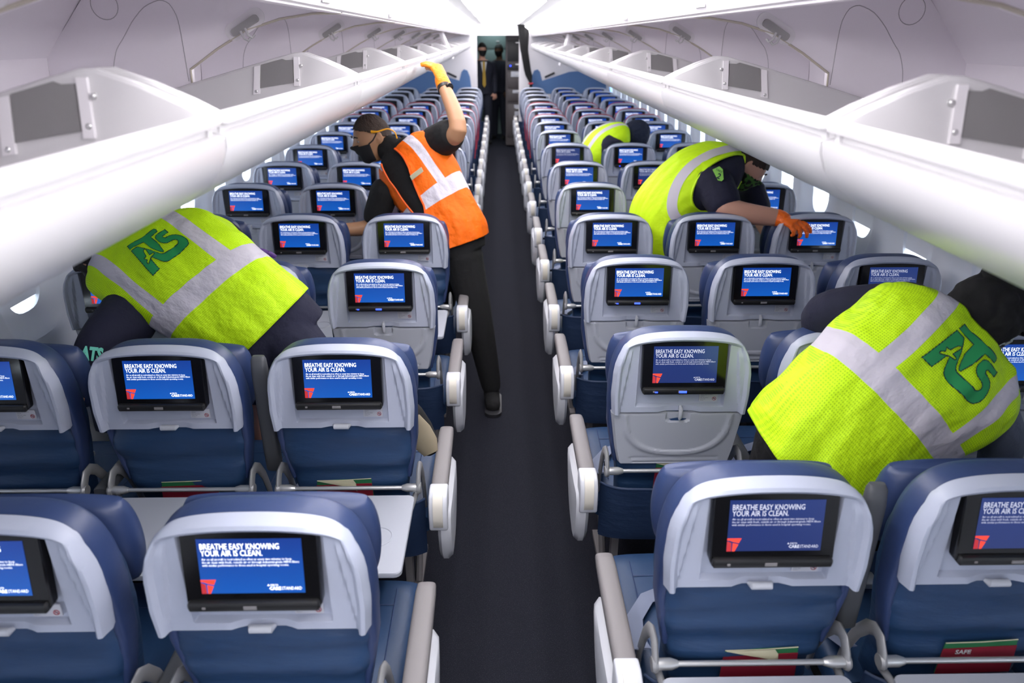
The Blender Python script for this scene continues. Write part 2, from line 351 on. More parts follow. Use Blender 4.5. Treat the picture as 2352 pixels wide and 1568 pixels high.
for sx, nm in ((-1, 'left'), (1, 'right')):
    for b in range(len(JOINTS)-1):
        ya, yb = JOINTS[b]+.004, min(JOINTS[b+1]-.004, YB-.01)
        k = b-1
        lab = 'open white overhead bin above the %s seats, %s' % (nm, 'reaching over the camera' if b == 0 else ordword(b-1)+' bin from the camera')
        root = thing('overhead_bin', lab, 'overhead bin', (sx*.5, ya, 0), 'open overhead bins on the %s' % nm)
        off = Vector((sx*.5, ya, 0))
        def W(x, z, y, o=off, s=sx): return (s*x-o.x, y-o.y, bz(s, z, y))
        mb = MB(); pr = BP_OUT+BP_IN; rings = []
        for y, ins in ((ya, .004), (ya+.012, 0), (yb-.012, 0), (yb, .004)):
            rings.append([W(x+(ins if i < len(BP_OUT) else 0), z+(ins*.5 if i < len(BP_OUT) else 0), y) for i, (x, z) in enumerate(pr)])
        mb.loft(rings); link('bucket', mb.mesh('bucket', M['bucket'], angle=28), root)
        for y, t in ((ya+.012, .016), (yb-.03, .016)):
            mb = MB(); mb.prism([W(x, z, y) for x, z in END], (0, t, 0))
            mb.tube([W(x, z, y+t/2) for x, z in END[:8]], .007, 8)
            ep = link('end_panel', mb.mesh('end_panel', M['bucket'], angle=30), root)
            # stepped frame, foil plate and bolts on the face that looks down the cabin
            if y > ya+.1 and b < 9:
                for q_ in (((.648, 1.862), (.664, 1.862), (.672, 1.772), (.655, 1.772)), ((.768, 1.835), (.786, 1.832), (.800, 1.745), (.780, 1.748))):
                    f = MB(); f.prism([W(x, z, y-.006) for x, z in q_], (0, .006, 0)); link('frame_strip', f.mesh('frame_strip', M['white'], smooth=False), ep)
                g = MB(); g.prism([W(x, z, y-.004) for x, z in ((.668, 1.853), (.69, 1.852), (.70, 1.856), (.765, 1.838), (.777, 1.765), (.70, 1.778), (.673, 1.782))], (0, .004, 0))
                link('foil_plate', g.mesh('foil_plate', M['grey_plate'], smooth=False), ep)
                for (x, z) in ((.645, 1.835), (.660, 1.790), (.790, 1.755)):
                    h = MB(); p = Vector(W(x, z, y)); h.tube([p, p+Vector((0, -.006, 0)), p+Vector((0, -.008, 0))], [.005, .005, .003], 10)
                    link('bolt', h.mesh('bolt', M['silver']), ep)
        # fixed divider wall of the housing behind the bucket
        mb = MB(); yw = yb+.004-.012
        mb.prism([W(x, z, yw) for x, z in WALLP], (0, .024, 0))
        dv = link('divider_wall', mb.mesh('divider_wall', M['housing'], smooth=False), root)
        mb = MB(); mb.tube([W(x, z, yw-.001) for x, z in WALLP[1:8]], .0035, 6); link('edge_seal', mb.mesh('edge_seal', M['tan_edge']), dv)
        if b < 9:
            # embossed arch and round plug outline on the divider wall
            A = [(1.235, 1.76), (1.225, 1.83), (1.205, 1.885), (1.18, 1.915), (1.145, 1.965), (1.10, 2.008), (1.05, 2.028), (1.022, 2.018), (1.006, 1.985), (1.002, 1.94), (1.002, 1.77)]
            A = [Vector((a_, b_, 0)) for a_, b_ in A]; A = [((A[i_]*(1-t_)+A[i_+1]*t_)) for i_ in range(len(A)-1) for t_ in (0, .33, .66)]+[A[-1]]; A = [(p_.x, p_.y) for p_ in [A[max(i_-1, 0)]*.25+A[i_]*.5+A[min(i_+1, len(A)-1)]*.25 for i_ in range(len(A))]]
            mb = MB(); mb.tube([W(x, z, yw) for x, z in A], .0013, 6); link('arch_emboss', mb.mesh('arch_emboss', M['groove']), dv)
            mb = MB(); mb.tube([W(1.215+.040*math.cos(t), 2.012+.040*math.sin(t), yw) for t in [math.pi*2*i/24 for i in range(25)]], .0013, 6); link('plug_outline', mb.mesh('plug_outline', M['groove']), dv)
            # latch: pale rounded plate, grey body, chrome hook
            c = Vector(W(.80, 1.950, yw)); d = Vector((sx*.86, 0, -.50)).normalized(); nrm = Vector((sx*.50, 0, .86))
            def lp(a, bb, yy): return c+d*a+nrm*bb+Vector((0, yy, 0))
            mb = MB(); mb.prism([lp(px, pz, -.004) for px, pz in rrect(.135, .050, .024, 5, 0, .012)], (0, .005, 0))
            lt = link('latch_plate', mb.mesh('latch_plate', M['white']), root)
            mb = MB(); mb.prism([lp(px, pz, -.014) for px, pz in rrect(.095, .022, .008, 3, .0, .008)], (0, .011, 0)); link('latch_body', mb.mesh('latch_body', M['latch_grey']), lt)
            mb = MB()
            for q in (-.008, .008):
                mb.tube([lp(.01+q, 0, -.02), lp(.012+q, -.022, -.024), lp(.006+q, -.032, -.02), lp(-.004+q, -.028, -.016)], .0038, 8)
            link('hook', mb.mesh('hook', M['silver']), lt)
        # row sign on the valance
        if 1 <= b < 9:
            mb = MB(); ys = yb-.3
            mb.box((sx*.4885-off.x, ys-off.y, bz(sx, 2.018, ys)), (.003, .05, .011)); sg = link('row_sign', mb.mesh('row_sign', M['white']), root)
            mb = MB()
            for q in range(3): mb.box((sx*.4850-off.x, ys-off.y-.03+.014*q, bz(sx, 2.018, ys)), (.001, .004, .006))
            link('sign_mark', mb.mesh('sign_mark', M['groove']), sg)
# ---------------------------------------------------------------- seats
def shell_w(z): return interp([(.86, .205), (.92, .209), (1.0, .203), (1.05, .192), (1.08, .180), (1.105, .160), (1.125, .13)], z)
ZT = 1.115
def shell_grid():
    zb = .858
    inner = [k/10*.128 for k in range(11)]+[.1295, .131, .1325, .134]; ko = [k/18 for k in range(1, 19)]
    half = [('i', x) for x in inner]+[('o', k) for k in ko]; cols = [(-1, h) for h in half[:0:-1]]+[(1, h) for h in half]
    low = [.858, .861, .865, .870, .874, .8755, .877, .8785, .880, .8815, .884, .888, .894, .902, .912, .924, .936, .95]; upf = [k/24 for k in range(1, 25)]
    rows = [('l', z) for z in low]+[('u', k) for k in upf]; nu, nv = len(cols)-1, len(rows)-1
    def pt(u, v):
        sg, (ty, q_) = cols[int(round(u*nu))]; rt, rq = rows[int(round(v*nv))]
        w0 = interp([(.858, .205), (.92, .210), (1.0, .207), (1.03, .202)], rq) if rt == 'l' else interp([(0, .2085), (.3, .207), (.5, .203), (.7, .195), (.85, .186), (.95, .178), (1, .170)], rq)
        x = sg*(q_ if ty == 'i' else lerp(.134, w0, q_)); s = x/w0; zt = ZT-.020*abs(s)**2.4-.016*abs(s)**10; w_ = w0
        z = rq if rt == 'l' else lerp(.95, zt, rq)
        e = min((1-abs(s))*w_, (zt-z)+.0)
        y = 0.0
        y += .018*(1-sstep(0, .010, e))**2           # edge rolls forward
        y -= .010*(sstep(.002, .010, e)-sstep(.016, .026, e))  # raised rim band
        # broad crease down both flanks
        xr = .150+.030*(1-min(1, max(0, (z-.86)/.22)))
        y -= .009*sstep(xr, xr+.005, abs(x))*(1-sstep(1.04, 1.075, z))
        # pocket that holds the monitor and the placard
        rec = sstep(.134, .1295, abs(x))*sstep(.8755, .880, z)*(sstep(.88, .80, rq) if rt == 'u' else 1)
        y += .018*rec
        # thumb notch for the tray latch
        nt_ = sstep(.055, .048, abs(x))*sstep(.884, .880, z)
        y += .010*nt_*(1-rec)
        return (x, y, z)
    mb = MB(); mb.grid(pt, nu, nv)
    # back side so the shell has thickness
    n = nu+1; rim = [i for i in range(n)]+[(j+1)*n-1 for j in range(1, nv+1)]+[nv*n+i for i in range(n-2, -1, -1)]+[j*n for j in range(nv-1, 0, -1)]
    b = len(mb.v)
    for i in rim: x, y, z = mb.v[i]; mb.v.append((x*.985, max(y, .012)+.012, z-.002 if z > .9 else z+.001))
    for k in range(len(rim)): k2 = (k+1) % len(rim); mb.f.append((rim[k], rim[k2], b+k2, b+k)); mb.m.append(0)
    return mb.mesh('back_shell', M['shell'], angle=35)
def body_mesh(wr, seed):
    mb = MB(); rings = []; N = 48; L = 44
    for j in range(L+1):
        t = j/L; r = []
        for k in range(N):
            a = 2*math.pi*k/N; c, s = se(a, 5)
            zz = .46+t*(1.135-.46)
            hw = interp([(.46, .158), (.60, .165), (.70, .180), (.80, .198), (.90, .209), (1.0, .209), (1.06, .203), (1.10, .186), (1.125, .160), (1.135, .140)], zz)
            y0 = interp([(.46, .075), (.60, .030), (.70, .018), (.84, .014), (.865, .028), (1.06, .030), (1.10, .026), (1.125, .042), (1.135, .058)], zz)
            y1 = interp([(.46, .17), (.60, .155), (.86, .125), (1.0, .115), (1.10, .095), (1.125, .085), (1.135, .075)], zz)
            x = hw*c; y = (y0+y1)/2+(y1-y0)/2*s
            z = zz-t*(.030+.024*abs(c)**2.6+.016*abs(c)**8)
            if s < 0 and zz < .88:
                q = noise.noise(Vector((x*3+seed, 0, z*17)))*.013+noise.noise(Vector((x*7, seed, z*40)))*.007
                q += -.008*math.sin((z-.62)*60)*sstep(.74, .62, z)
                y += q*wr*min(1, -s*1.3)
            r.append((x, y, z))
        rings.append(r)
    mb.loft(rings); return mb.mesh('backrest', M['leather'], angle=50)
def cover_mesh():
    # quilted leather cap that wraps the top edge and flanks of the backrest
    mb = MB(); rings = []; N = 56
    path = []
    for k in range(41):
        t = k/40; s = (t*2-1)
        # path runs up the left side, over the top, down the right side
        a = math.pi*(1-t); c, sn = se(a, 4.2); path.append((.198*c, .80+.296*max(sn, 0)))
    low = [(-.196, .80-.03*i) for i in range(5, 0, -1)]
    path = [(-.176, .66), (-.186, .72)]+path+[(.186, .72), (.176, .66)]
    for i, (x, z) in enumerate(path):
        p = Vector((x, 0, z)); q0 = Vector((path[max(i-1, 0)][0], 0, path[max(i-1, 0)][1])); q1 = Vector((path[min(i+1, len(path)-1)][0], 0, path[min(i+1, len(path)-1)][1]))
        t = (q1-q0).normalized(); out = Vector((-t.z, 0, t.x)); e = min(i, len(path)-1-i); k = min(1, e/4)*.5+.5
        r = []
        for a in range(20):
            c, s = se(2*math.pi*a/20, 3); r.append(p+out*(.016*k*c)+Vector((0, .058+.038*k*s, 0)))
        rings.append(r)
    mb.loft(rings); return mb.mesh('cover_edge', M['leather_top'], angle=50)
def headrest_mesh():
    mb = MB(); rings = []
    for j in range(15):
        t = j/14; z = lerp(.85, 1.062, t); k = math.sin(math.pi*min(1, max(0, t*.92+.04)))**.35
        r = []
        for a in range(40):
            c, s = se(2*math.pi*a/40, 3.4); x = .206*c*(.80+.20*k)
            y = .145+.042*k*s+.022*abs(c)**3
            r.append((x, y, z-.018*abs(c)**3*t))
        rings.append(r)
    mb.loft(rings); return mb.mesh('headrest', M['leather_top'], angle=60)
def cushion_mesh():
    mb = MB(); rings = []
    for j in range(17):
        t = j/16; y = lerp(.09, .545, t); k = (1-abs(2*t-1)**6)**.4*.25+.75 if 0 < t < 1 else .72
        r = []
        for a in range(36):
            c, s = se(2*math.pi*a/36, 4.5); r.append((.228*c, y, .440+.055*k*s+(.012 if s > 0 else 0)*sstep(.6, .95, t)))
        rings.append(r)
    mb.loft(rings); return mb.mesh('seat_cushion', M['leather'], angle=50)
def stitch_mesh():
    mb = MB()
    for x in (-.17, .17): mb.tube([(x, .18, .4955), (x, .35, .498), (x, .50, .502)], .0012, 5)
    mb.tube([(-.17, .44, .5005), (.17, .44, .5005)], .0012, 5); return mb.mesh('stitching', M['leather_top'])
def monitor_mesh():
    mb = MB(); tl = (1.094, .932)
    def fr(px, pz, dy): # local monitor plane, leaning so its foot comes out
        return (px, .004-.024*(1.094-pz)/.162+dy, pz)
    rings = [[fr(x*k, (z-1.013)*k+1.013, d) for x, z in rrect(.250, .162, .014, 5, 0, 1.013)] for k, d in ((1, .018), (1, -.002), (.985, -.0055))]
    mb.loft(rings); return mb.mesh('monitor', M['black_gloss'], angle=25), fr
MON, FR = monitor_mesh()
def lip_mesh():
    mb = MB(); rings = []
    for x in (-.122, -.118, .118, .122):
        k = 1 if abs(x) < .12 else .6; r = []
        for a in range(14):
            c, s = se(2*math.pi*a/14, 3); r.append((x, -.024+.010*k*c, .944+.011*k*s))
        rings.append(r)
    mb.loft(rings)
    for x, w_ in ((-.005, .012),): mb.box((x, -.0348, .945), (w_, .001, .0035), mi=1)
    mb.box((-.09, -.0348, .945), (.003, .001, .002), mi=1)
    return mb.mesh('lip', [M['black'], M['grey_plate']], angle=30)
def led_mesh():
    mb = MB(); mb.box((-.004, -.0364, .945), (.011, .001, .0030)); mb.box((-.083, -.0364, .9445), (.004, .001, .0018)); return mb.mesh('indicator_light', M['blue_led'], smooth=False)
def dpt(px, pz, lift): # display coords 0..1 -> local (display object is centred on its own origin)
    x = -.094+.190*px; z = 1.079-.111*(1-pz)-.0; return FR(x, z, -.0062-lift)
DC = Vector(dpt(.5, .5, 0))
def D(px, pz, lift): return Vector(dpt(px, pz, lift))-DC
def display_mesh():
    mb = MB(); mb.grid(lambda u, v: D(u, v, 0), 1, 8); return mb
def lettering(full=True, part=0):
    mb = MB(); mbs = [mb, MB(), MB()]
    def line(s, px, pz, cap, wd, bold=0, mi=0, res=2):
        vs, fs = text_mesh(s, 1.0, None, bold, res)
        x0 = min(v.x for v in vs); x1 = max(v.x for v in vs)
        capn = .73
        mb.add([D(px+(v.x-x0)/(x1-x0)*wd, pz+v.z*cap/capn, .0006) for v in vs], fs, mi)
    line('BREATHE EASY KNOWING', .03, .815, .108, .755, .010)
    line('YOUR AIR IS CLEAN.', .03, .695, .108, .59, .010)
    mb = mbs[1]
    if full:
        line('Air on all aircraft is recirculated as often as every two minutes to keep', .035, .615, .042, .86, .003, res=1)
        line('the air clean with fresh, outside air or through industrial-grade HEPA filters', .035, .56, .042, .93, .003, res=1)
        line('with similar performance to those used in hospital operating rooms.', .035, .505, .042, .83, .003, res=1)
    mb = mbs[2]
    line('DELTA', .67, .135, .032, .075, .02, res=1)
    mb.add([D(.638, .135, .0006), D(.662, .135, .0006), D(.65, .168, .0006)], [(0, 1, 2)])
    line('CARE', .655, .06, .062, .115, .03, res=1); line('STANDARD', .777, .06, .062, .195, .004, res=1)
    return mbs
def logo_mesh():
    mb = MB()
    P = lambda *a: [D(x, z, .0006) for x, z in a]
    mb.add(P((.0, .26), (.15, .26), (.125, .165), (.07, .185), (.03, .215), (.0, .22)), [(0, 1, 2, 3, 4, 5)])
    mb.add(P((.0, .205), (.045, .17), (.05, .0), (.0, .0)), [(0, 1, 2, 3)], 1)
    mb.add(P((.06, .165), (.122, .14), (.085, .0), (.06, .0)), [(0, 1, 2, 3)])
    return mb.mesh('logo', [M['red_logo'], M['red_dark']], smooth=False)
def sticker_mesh():
    mb = MB(); mb.prism([(x, -.0005, z) for x, z in rrect(.056, .029, .003, 3, .088, .9035)], (0, .002, 0))
    return mb.mesh('placard', M['sticker'], smooth=False)
def sticker_ink():
    mb = MB()
    def line(s, x, z, sz, wd):
        vs, fs = text_mesh(s, 1.0, None, 0.006, 1); x0 = min(v.x for v in vs); x1 = max(v.x for v in vs)
        mb.add([(x+(v.x-x0)/(x1-x0)*wd, -.0009, z+v.z*sz) for v in vs], fs)
    line('Fasten seat belt while', .064, .9115, .0045, .036); line('seated', .064, .9070, .0045, .011)
    line('Life vest under', .064, .9010, .0045, .024); line('your seat', .064, .8965, .0045, .015); line('IN-2376-1', .064, .8925, .003, .010)
    for c, r in (((.106, .899), .0055),):
        pts = [(c[0]+r*math.cos(t), -.0012, c[1]+r*math.sin(t)) for t in [2*math.pi*i/20 for i in range(21)]]; mb.tube(pts, .0007, 5, mi=1)
        mb.tube([(c[0]-.0039, -.0012, c[1]+.0039), (c[0]+.0039, -.0012, c[1]-.0039)], .0007, 5, mi=1)
        mb.box((c[0], -.0012, c[1]), (.003, .0004, .0008)); 
    return mb.mesh('placard_print', [M['sticker_ink'], M['red_ink']], smooth=False)
def tray_up_mesh():
    nu, nv = 64, 48; zt, zb = .853, .668
    def pt(u, v):
        s = u*2-1; t = v; z = lerp(zb, zt, t)
        w_ = interp([(0, .168), (.06, .176), (.3, .186), (1, .205)], t); x = s*w_
        e = min((1-abs(s))*w_, zt-z, z-zb); y = .004+.012*(1-sstep(0, .006, e))**2
        q = (abs(x/.162)**2.6+((zt-z)/.142)**2.6)**(1/2.6)
        y -= .0055*(sstep(.93, .96, q)-sstep(1.03, 1.07, q))
        if z < .700 and abs(x) < .145:
            f = min(abs(abs(x)-.135), 1) if .677 < z < .693 else 1
            g = min(abs(z-.677), abs(z-.693)) if abs(x) < .135 else 1
            y += .004*(1-sstep(.0008, .003, min(f, g)))
        n_ = ((x/.038)**4+((zt-z)/.034)**4)
        y += .009*(1-sstep(.7, 1.1, n_))
        return (x, y, z)
    mb = MB(); mb.grid(pt, nu, nv); n = nu+1
    rim = [i for i in range(n)]+[(j+1)*n-1 for j in range(1, nv+1)]+[nv*n+i for i in range(n-2, -1, -1)]+[j*n for j in range(nv-1, 0, -1)]
    b = len(mb.v)
    for i in rim: x, y, z = mb.v[i]; mb.v.append((x, max(y, .012)+.012, z))
    for k in range(len(rim)): k2 = (k+1) % len(rim); mb.f.append((rim[k], rim[k2], b+k2, b+k)); mb.m.append(0)
    return mb.mesh('tray_table', M['tray'], angle=35)
def tray_down_mesh():
    mb = MB(); o1 = rrect(.405, .340, .018, 4, 0, -.212)
    rings = [[(x*k, (y+.212)*k-.212, z) for x, y in o1] for k, z in ((.985, .634), (1, .637), (1, .647), (.99, .650))]
    mb.loft(rings)
    ring = [(.12+.040*math.cos(t), -.235+.040*math.sin(t), .6502) for t in [2*math.pi*i/32 for i in range(33)]]
    mb.tube(ring, .0022, 6)
    return mb.mesh('tray_table', M['tray'], angle=30)
def tray_arm_mesh(sx, down):
    mb = MB(); x = sx*.210
    mb.tube([(sx*.205, -.012, .655), (sx*.212, -.012, .655), (sx*.218, -.012, .655)], [.017, .020, .016], 16)
    pth = [(x, -.014, .650), (x, -.006, .675), (x, .012, .698), (x, .036, .700), (x, .064, .680), (x, .095, .635), (x, .125, .56), (x, .14, .47)]
    mb.tube(pth, [.017, .017, .017, .017, .017, .016, .015, .013], 12, flat=.42, upv=(1, 0, 0))
    if down: mb.tube([(sx*.200, .0, .625), (sx*.192, -.09, .626), (sx*.185, -.30, .630)], [.009, .008, .006], 8)
    return mb.mesh('tray_arm', M['arm_metal'], angle=50)
def rod_mesh():
    mb = MB(); mb.tube([(-.205, -.012, .655), (.205, -.012, .655)], .0065, 12)
    for s in (-1, 1): mb.tube([(s*.205, -.012, .655), (s*.175, -.012, .655), (s*.160, -.012, .655)], [.013, .013, .008], 14)
    return mb.mesh('hinge_rod', M['silver'], angle=40)
def latch_up(): # lever standing in its thumb notch
    mb = MB(); mb.tube([(.004, .004, .877), (.004, -.006, .872), (.004, -.008, .845), (.004, -.002, .834)], [.004, .0065, .0065, .004], 12)
    return mb.mesh('tray_latch', M['latch'])
def latch_down():
    mb = MB(); mb.tube([(-.028, .003, .866), (-.024, -.006, .866), (.016, -.006, .866), (.020, .003, .866)], [.004, .0085, .0085, .004], 12)
    return mb.mesh('tray_latch', M['latch'])
def pocket_mesh():
    mb = MB()
    def pt(u, v):
        x = (u*2-1)*.224; z = lerp(.40, .600, v); e = 1-abs(u*2-1)**6
        y = -.012-.030*e*(.45+.55*v)+.02*(1-e)+noise.noise(Vector((x*6, 4, z*10)))*.006
        return (x, y, z-.004*(1-e)+.004*math.sin(u*9)*v*.3)
    mb.grid(pt, 28, 10); mb.grid(lambda u, v: (pt(u, v)[0], pt(u, v)[1]+.010, pt(u, v)[2]), 28, 10, flip=True)
    mb.tube([Vector(pt(i/28, 1))+Vector((0, .004, 0)) for i in range(29)], .005, 6)
    return mb.mesh('literature_pocket', M['pocket'], angle=60)
def frame_mesh():
    mb = MB(); mb.box((0, .16, .37), (.20, .025, .012)); mb.box((0, .45, .37), (.20, .02, .012)); mb.box((0, .31, .385), (.205, .20, .006))
    return mb.mesh('seat_frame', M['dark_metal'], smooth=False)
def leg_mesh(x):
    mb = MB(); mb.box((x, .10, .18), (.012, .018, .18)); mb.tube([(x, .46, .36), (x, .40, .18), (x, .30, .02)], .013, 8); mb.box((x, .27, .01), (.014, .24, .01))
    return mb.mesh('leg', M['grey_pad'], angle=30)
def arm_pad(m, w_=.026):
    mb = MB(); rings = []
    for y, z, h, k in ((-.005, .640, .015, .9), (.0, .640, .018, 1), (.10, .641, .019, 1.02), (.20, .643, .019, 1.02), (.32, .645, .018, .98), (.352, .643, .014, .9), (.362, .640, .008, .7)):
        r = []
        for a in range(20):
            c, s = se(2*math.pi*a/20, 3.2); r.append((w_*k*c, y, z+h*s))
        rings.append(r)
    mb.loft(rings); return mb.mesh('armrest_pad', m, angle=50)
def arm_hinge():
    mb = MB()
    pts = [(.004, .660), (-.030, .664), (-.060, .655), (-.078, .628), (-.082, .585), (-.078, .545), (-.050, .53), (-.01, .56), (.004, .60)]
    mb.prism([(-.028, y, z) for y, z in pts], (.056, 0, 0)); return mb.mesh('armrest_hinge', M['arm_white'], bevel=.006, seg=2, angle=60)
def arm_button():
    mb = MB(); mb.tube([(0, -.052, .663), (0, -.074, .645), (0, -.0855, .610), (0, -.0855, .575)], .014, 4, flat=.28, upv=(0, -1, .3)); 
    mb = MB(); P = [(-.044, .6625), (-.064, .657), (-.081, .632), (-.0865, .59), (-.083, .56)]
    vs = []
    for y, z in P: vs += [(-.0145, y-.001, z+.001), (.0145, y-.001, z+.001), (.0145, y+.006, z-.004), (-.0145, y+.006, z-.004)]
    mb.add(vs, [(4*i+j, 4*i+(j+1) % 4, 4*i+4+(j+1) % 4, 4*i+4+j) for i in range(len(P)-1) for j in range(4)]+[(0, 1, 2, 3), (19, 18, 17, 16)])
    return mb.mesh('hinge_insert', M['beige'], angle=50)
def end_cap(sgn):
    out = [(.235, .604), (.262, .590), (.262, .560), (.225, .500), (.165, .440), (.09, .395), (.03, .380), (-.02, .392), (-.052, .440), (-.070, .52), (-.070, .580), (-.045, .600), (.02, .592), (.12, .590)]
    inn = [(y*.92+.006, (z-.50)*.90+.50) for y, z in out]; mb = MB()
    mb.loft([[(0, y, z) for y, z in inn], [(sgn*.010, y, z) for y, z in out], [(sgn*.026, y, z) for y, z in out], [(sgn*.040, y, z) for y, z in inn], [(sgn*.044, (y-.09)*.6+.09, (z-.5)*.6+.5) for y, z in out]])
    return mb.mesh('side_panel', M['arm_white'], angle=40)
def belt_mesh():
    mb = MB(); mb.tube([(-.205, .12, .56), (-.208, .19, .525), (-.195, .27, .512), (-.15, .34, .512), (-.06, .38, .514)], .022, 10, flat=.10, upv=(0, 0, 1)); return mb.mesh('seat_belt', M['belt'], angle=40)
def buckle_mesh():
    mb = MB(); mb.box((-.035, .385, .524), (.032, .026, .009)); return mb.mesh('buckle', M['silver'], bevel=.004)
def piping_mesh():
    mb = MB(); pts = []
    for k in range(61):
        a = math.pi*(1-k/60); c, sn = se(a, 4.2); pts.append((.214*c, .034, .80+.318*max(sn, 0)))
    pts = [(-.20, .03, .66)]+pts+[(.20, .03, .66)]; mb.tube(pts, .0042, 6); return mb.mesh('red_piping', M['red_pipe'])
SH, CV, HR, CU, ST = shell_grid(), cover_mesh(), headrest_mesh(), cushion_mesh(), stitch_mesh()
BODY = [body_mesh(1.0, s*3.7) for s in range(3)]
LIP, LED = lip_mesh(), led_mesh()
dm = display_mesh(); DISP = {k: dm.mesh('display', M[k], smooth=False) for k in ('screen', 'screen_dim', 'screen_off')}
lt = lettering(True); TXT = {k: [q.mesh(n_, M[m_], smooth=False) for q, n_ in zip(lt, ('headline', 'caption', 'screen_mark'))] for k, m_ in (('screen', 'text'), ('screen_dim', 'text_dim'))}
LOGO, STK, INK, TU, TD = logo_mesh(), sticker_mesh(), sticker_ink(), tray_up_mesh(), tray_down_mesh()
TA = {(s, d): tray_arm_mesh(s, d) for s in (-1, 1) for d in (0, 1)}
ROD, LU, LD, PK, FRM = rod_mesh(), latch_up(), latch_down(), pocket_mesh(), frame_mesh()
LEG = [leg_mesh(-.15), leg_mesh(.15)]
PAD, PADD, HNG, BTN, ECAP = arm_pad(M['grey_pad']), arm_pad(M['dark_pad'], .022), arm_hinge(), arm_button(), {-1: end_cap(-1), 1: end_cap(1)}
BELT, PIPE, BUCK = belt_mesh(), piping_mesh(), buckle_mesh()

AX, SP = .502, .500
YR = [1.166, 1.916, 2.670, 3.393, 4.169, 4.930, 5.80, 6.62, 7.30, 7.90, 8.54, 9.28, 9.90, 10.60, 11.25, 11.95]
YL = [1.064, 1.836, 2.617, 3.390, 4.160, 4.915, 5.70, 6.50, 7.24, 7.90, 8.54, 9.28, 9.90, 10.60, 11.25, 11.95]
TRAY_DOWN = {('L', 1, 0), ('L', 1, 1), ('L', 1, 2), ('L', 2, 0), ('L', 2, 1), ('L', 2, 2), ('L', 4, 0), ('L', 4, 1), ('R', 1, 0), ('R', 1, 1), ('R', 1, 2)}
GLARE_TINT = {('R', 1, 0), ('R', 1, 1), ('R', 2, 0), ('R', 7, 0), ('R', 6, 1), ('L', 7, 0), ('R', 3, 2)}  # screens that get the reflection and angle dimming as colour
LEDS = {('R', 2, 0), ('R', 3, 0), ('L', 3, 0), ('R', 7, 1)}
POSN = ['aisle', 'middle', 'window']
def seat(side, row, pos, y):
    s = 1 if side == 'R' else -1; x = s*(AX+SP*pos); key = (side, row, pos); down = key in TRAY_DOWN
    lab = 'blue %s seat, %s block, %s row from the camera%s' % (POSN[pos], 'right' if s > 0 else 'left', ordword(row-1), (', tray folded down' if down else ''))
    if 10 <= row <= 12: lab = lab.replace('blue', 'red-piped blue', 1)
    r = thing('aircraft_seat', lab, 'seat', (x, y, 0), 'passenger seats in rows of three')
    bk = link('backrest', BODY[(row+pos) % 3], r); link('cover_edge', CV, bk)
    link('headrest', HR, r); sh = link('back_shell', SH, r)
    cu = link('seat_cushion', CU, r)
    near = row <= 9
    mo = link('monitor', MON, r)
    kind = 'screen_dim' if key in GLARE_TINT else 'screen'
    if row >= 13 and not (side == 'R' and pos > 0): kind = 'screen_off'
    link('display', DISP[kind], mo, DC)
    if row <= 12:
        link('headline', TXT[kind][0], mo, DC); link('screen_logo', LOGO, mo, DC)
        for n_, q in zip(('caption', 'screen_mark'), TXT[kind][1:]): link(n_, q, mo, DC)
    link('tray_table', TD if down else TU, r)
    if near:
        link('stitching', ST, cu); link('lip', LIP, mo)
        if key in LEDS: link('indicator_light', LED, mo)
        p = link('placard', STK, r, (0, .0095, 0)); link('placard_print', INK, p)
        link('tray_latch', LD if down else LU, r)
        for q in (-1, 1): link('tray_arm', TA[(q, 1 if down else 0)], r)
        link('hinge_rod', ROD, r)
    link('literature_pocket', PK, r); link('seat_frame', FRM, r)
    if row <= 6: bl = link('seat_belt', BELT, r); link('buckle', BUCK, bl)
    for L in LEG: link('leg', L, r)
    # armrests: the aisle seat owns the outer one
    if pos == 0:
        a = link('armrest', PAD, r, (-s*.272, 0, 0)); h = link('hinge', HNG, a); link('hinge_insert', BTN, a); link('side_panel', ECAP[-s], r, (-s*.268, 0, 0))
    if pos < 2:
        up_ = key in {('L', 2, 0), ('R', 1, 0)}
        a = link('armrest', PADD, r, (s*.25, 0, 0))
        if up_: a.location = (s*.25, .70, .665); a.rotation_euler = (math.radians(90), 0, 0); a.scale = (1.1, 1.06, .95)
    if 10 <= row <= 12: link('red_piping', PIPE, bk)
    return r
SEATS = {}
for row in range(1, 17):
    for pos in range(3):
        SEATS[('L', row, pos)] = seat('L', row, pos, YL[row-1]); SEATS[('R', row, pos)] = seat('R', row, pos, YR[row-1])
# ---------------------------------------------------------------- people
def remesh(mb, name, m, voxel=.007, smooth=4, fac=.5, parent=None):
    me = mb.mesh(name, m, smooth=False); o = bpy.data.objects.new(name, me); COL.objects.link(o)
    r = o.modifiers.new('r', 'REMESH'); r.mode = 'VOXEL'; r.voxel_size = voxel; r.use_smooth_shade = True
    q = o.modifiers.new('s', 'SMOOTH'); q.iterations = smooth; q.factor = fac
    dg = bpy.context.evaluated_depsgraph_get(); me2 = bpy.data.meshes.new_from_object(o.evaluated_get(dg)); me2.name = name
    bpy.data.objects.remove(o); bpy.data.meshes.remove(me)
    me2.materials.clear(); me2.materials.append(m); me2.polygons.foreach_set('use_smooth', [True]*len(me2.polygons))
    return link(name, me2, parent)
def smooth_path(pts, rs, n=6):
    P = [Vector(p) for p in pts]; out = []; ro = []
    for i in range(len(P)-1):
        p0 = P[max(i-1, 0)]; p1 = P[i]; p2 = P[i+1]; p3 = P[min(i+2, len(P)-1)]
        for k in range(n):
            t = k/n; a = p1*2+(p2-p0)*t+(p0*2-p1*5+p2*4-p3)*t*t+(p1*3-p0-p2*3+p3)*t**3
            out.append(a*.5); ro.append(lerp(rs[i], rs[i+1], t))
    return out+[P[-1]], ro+[rs[-1]]
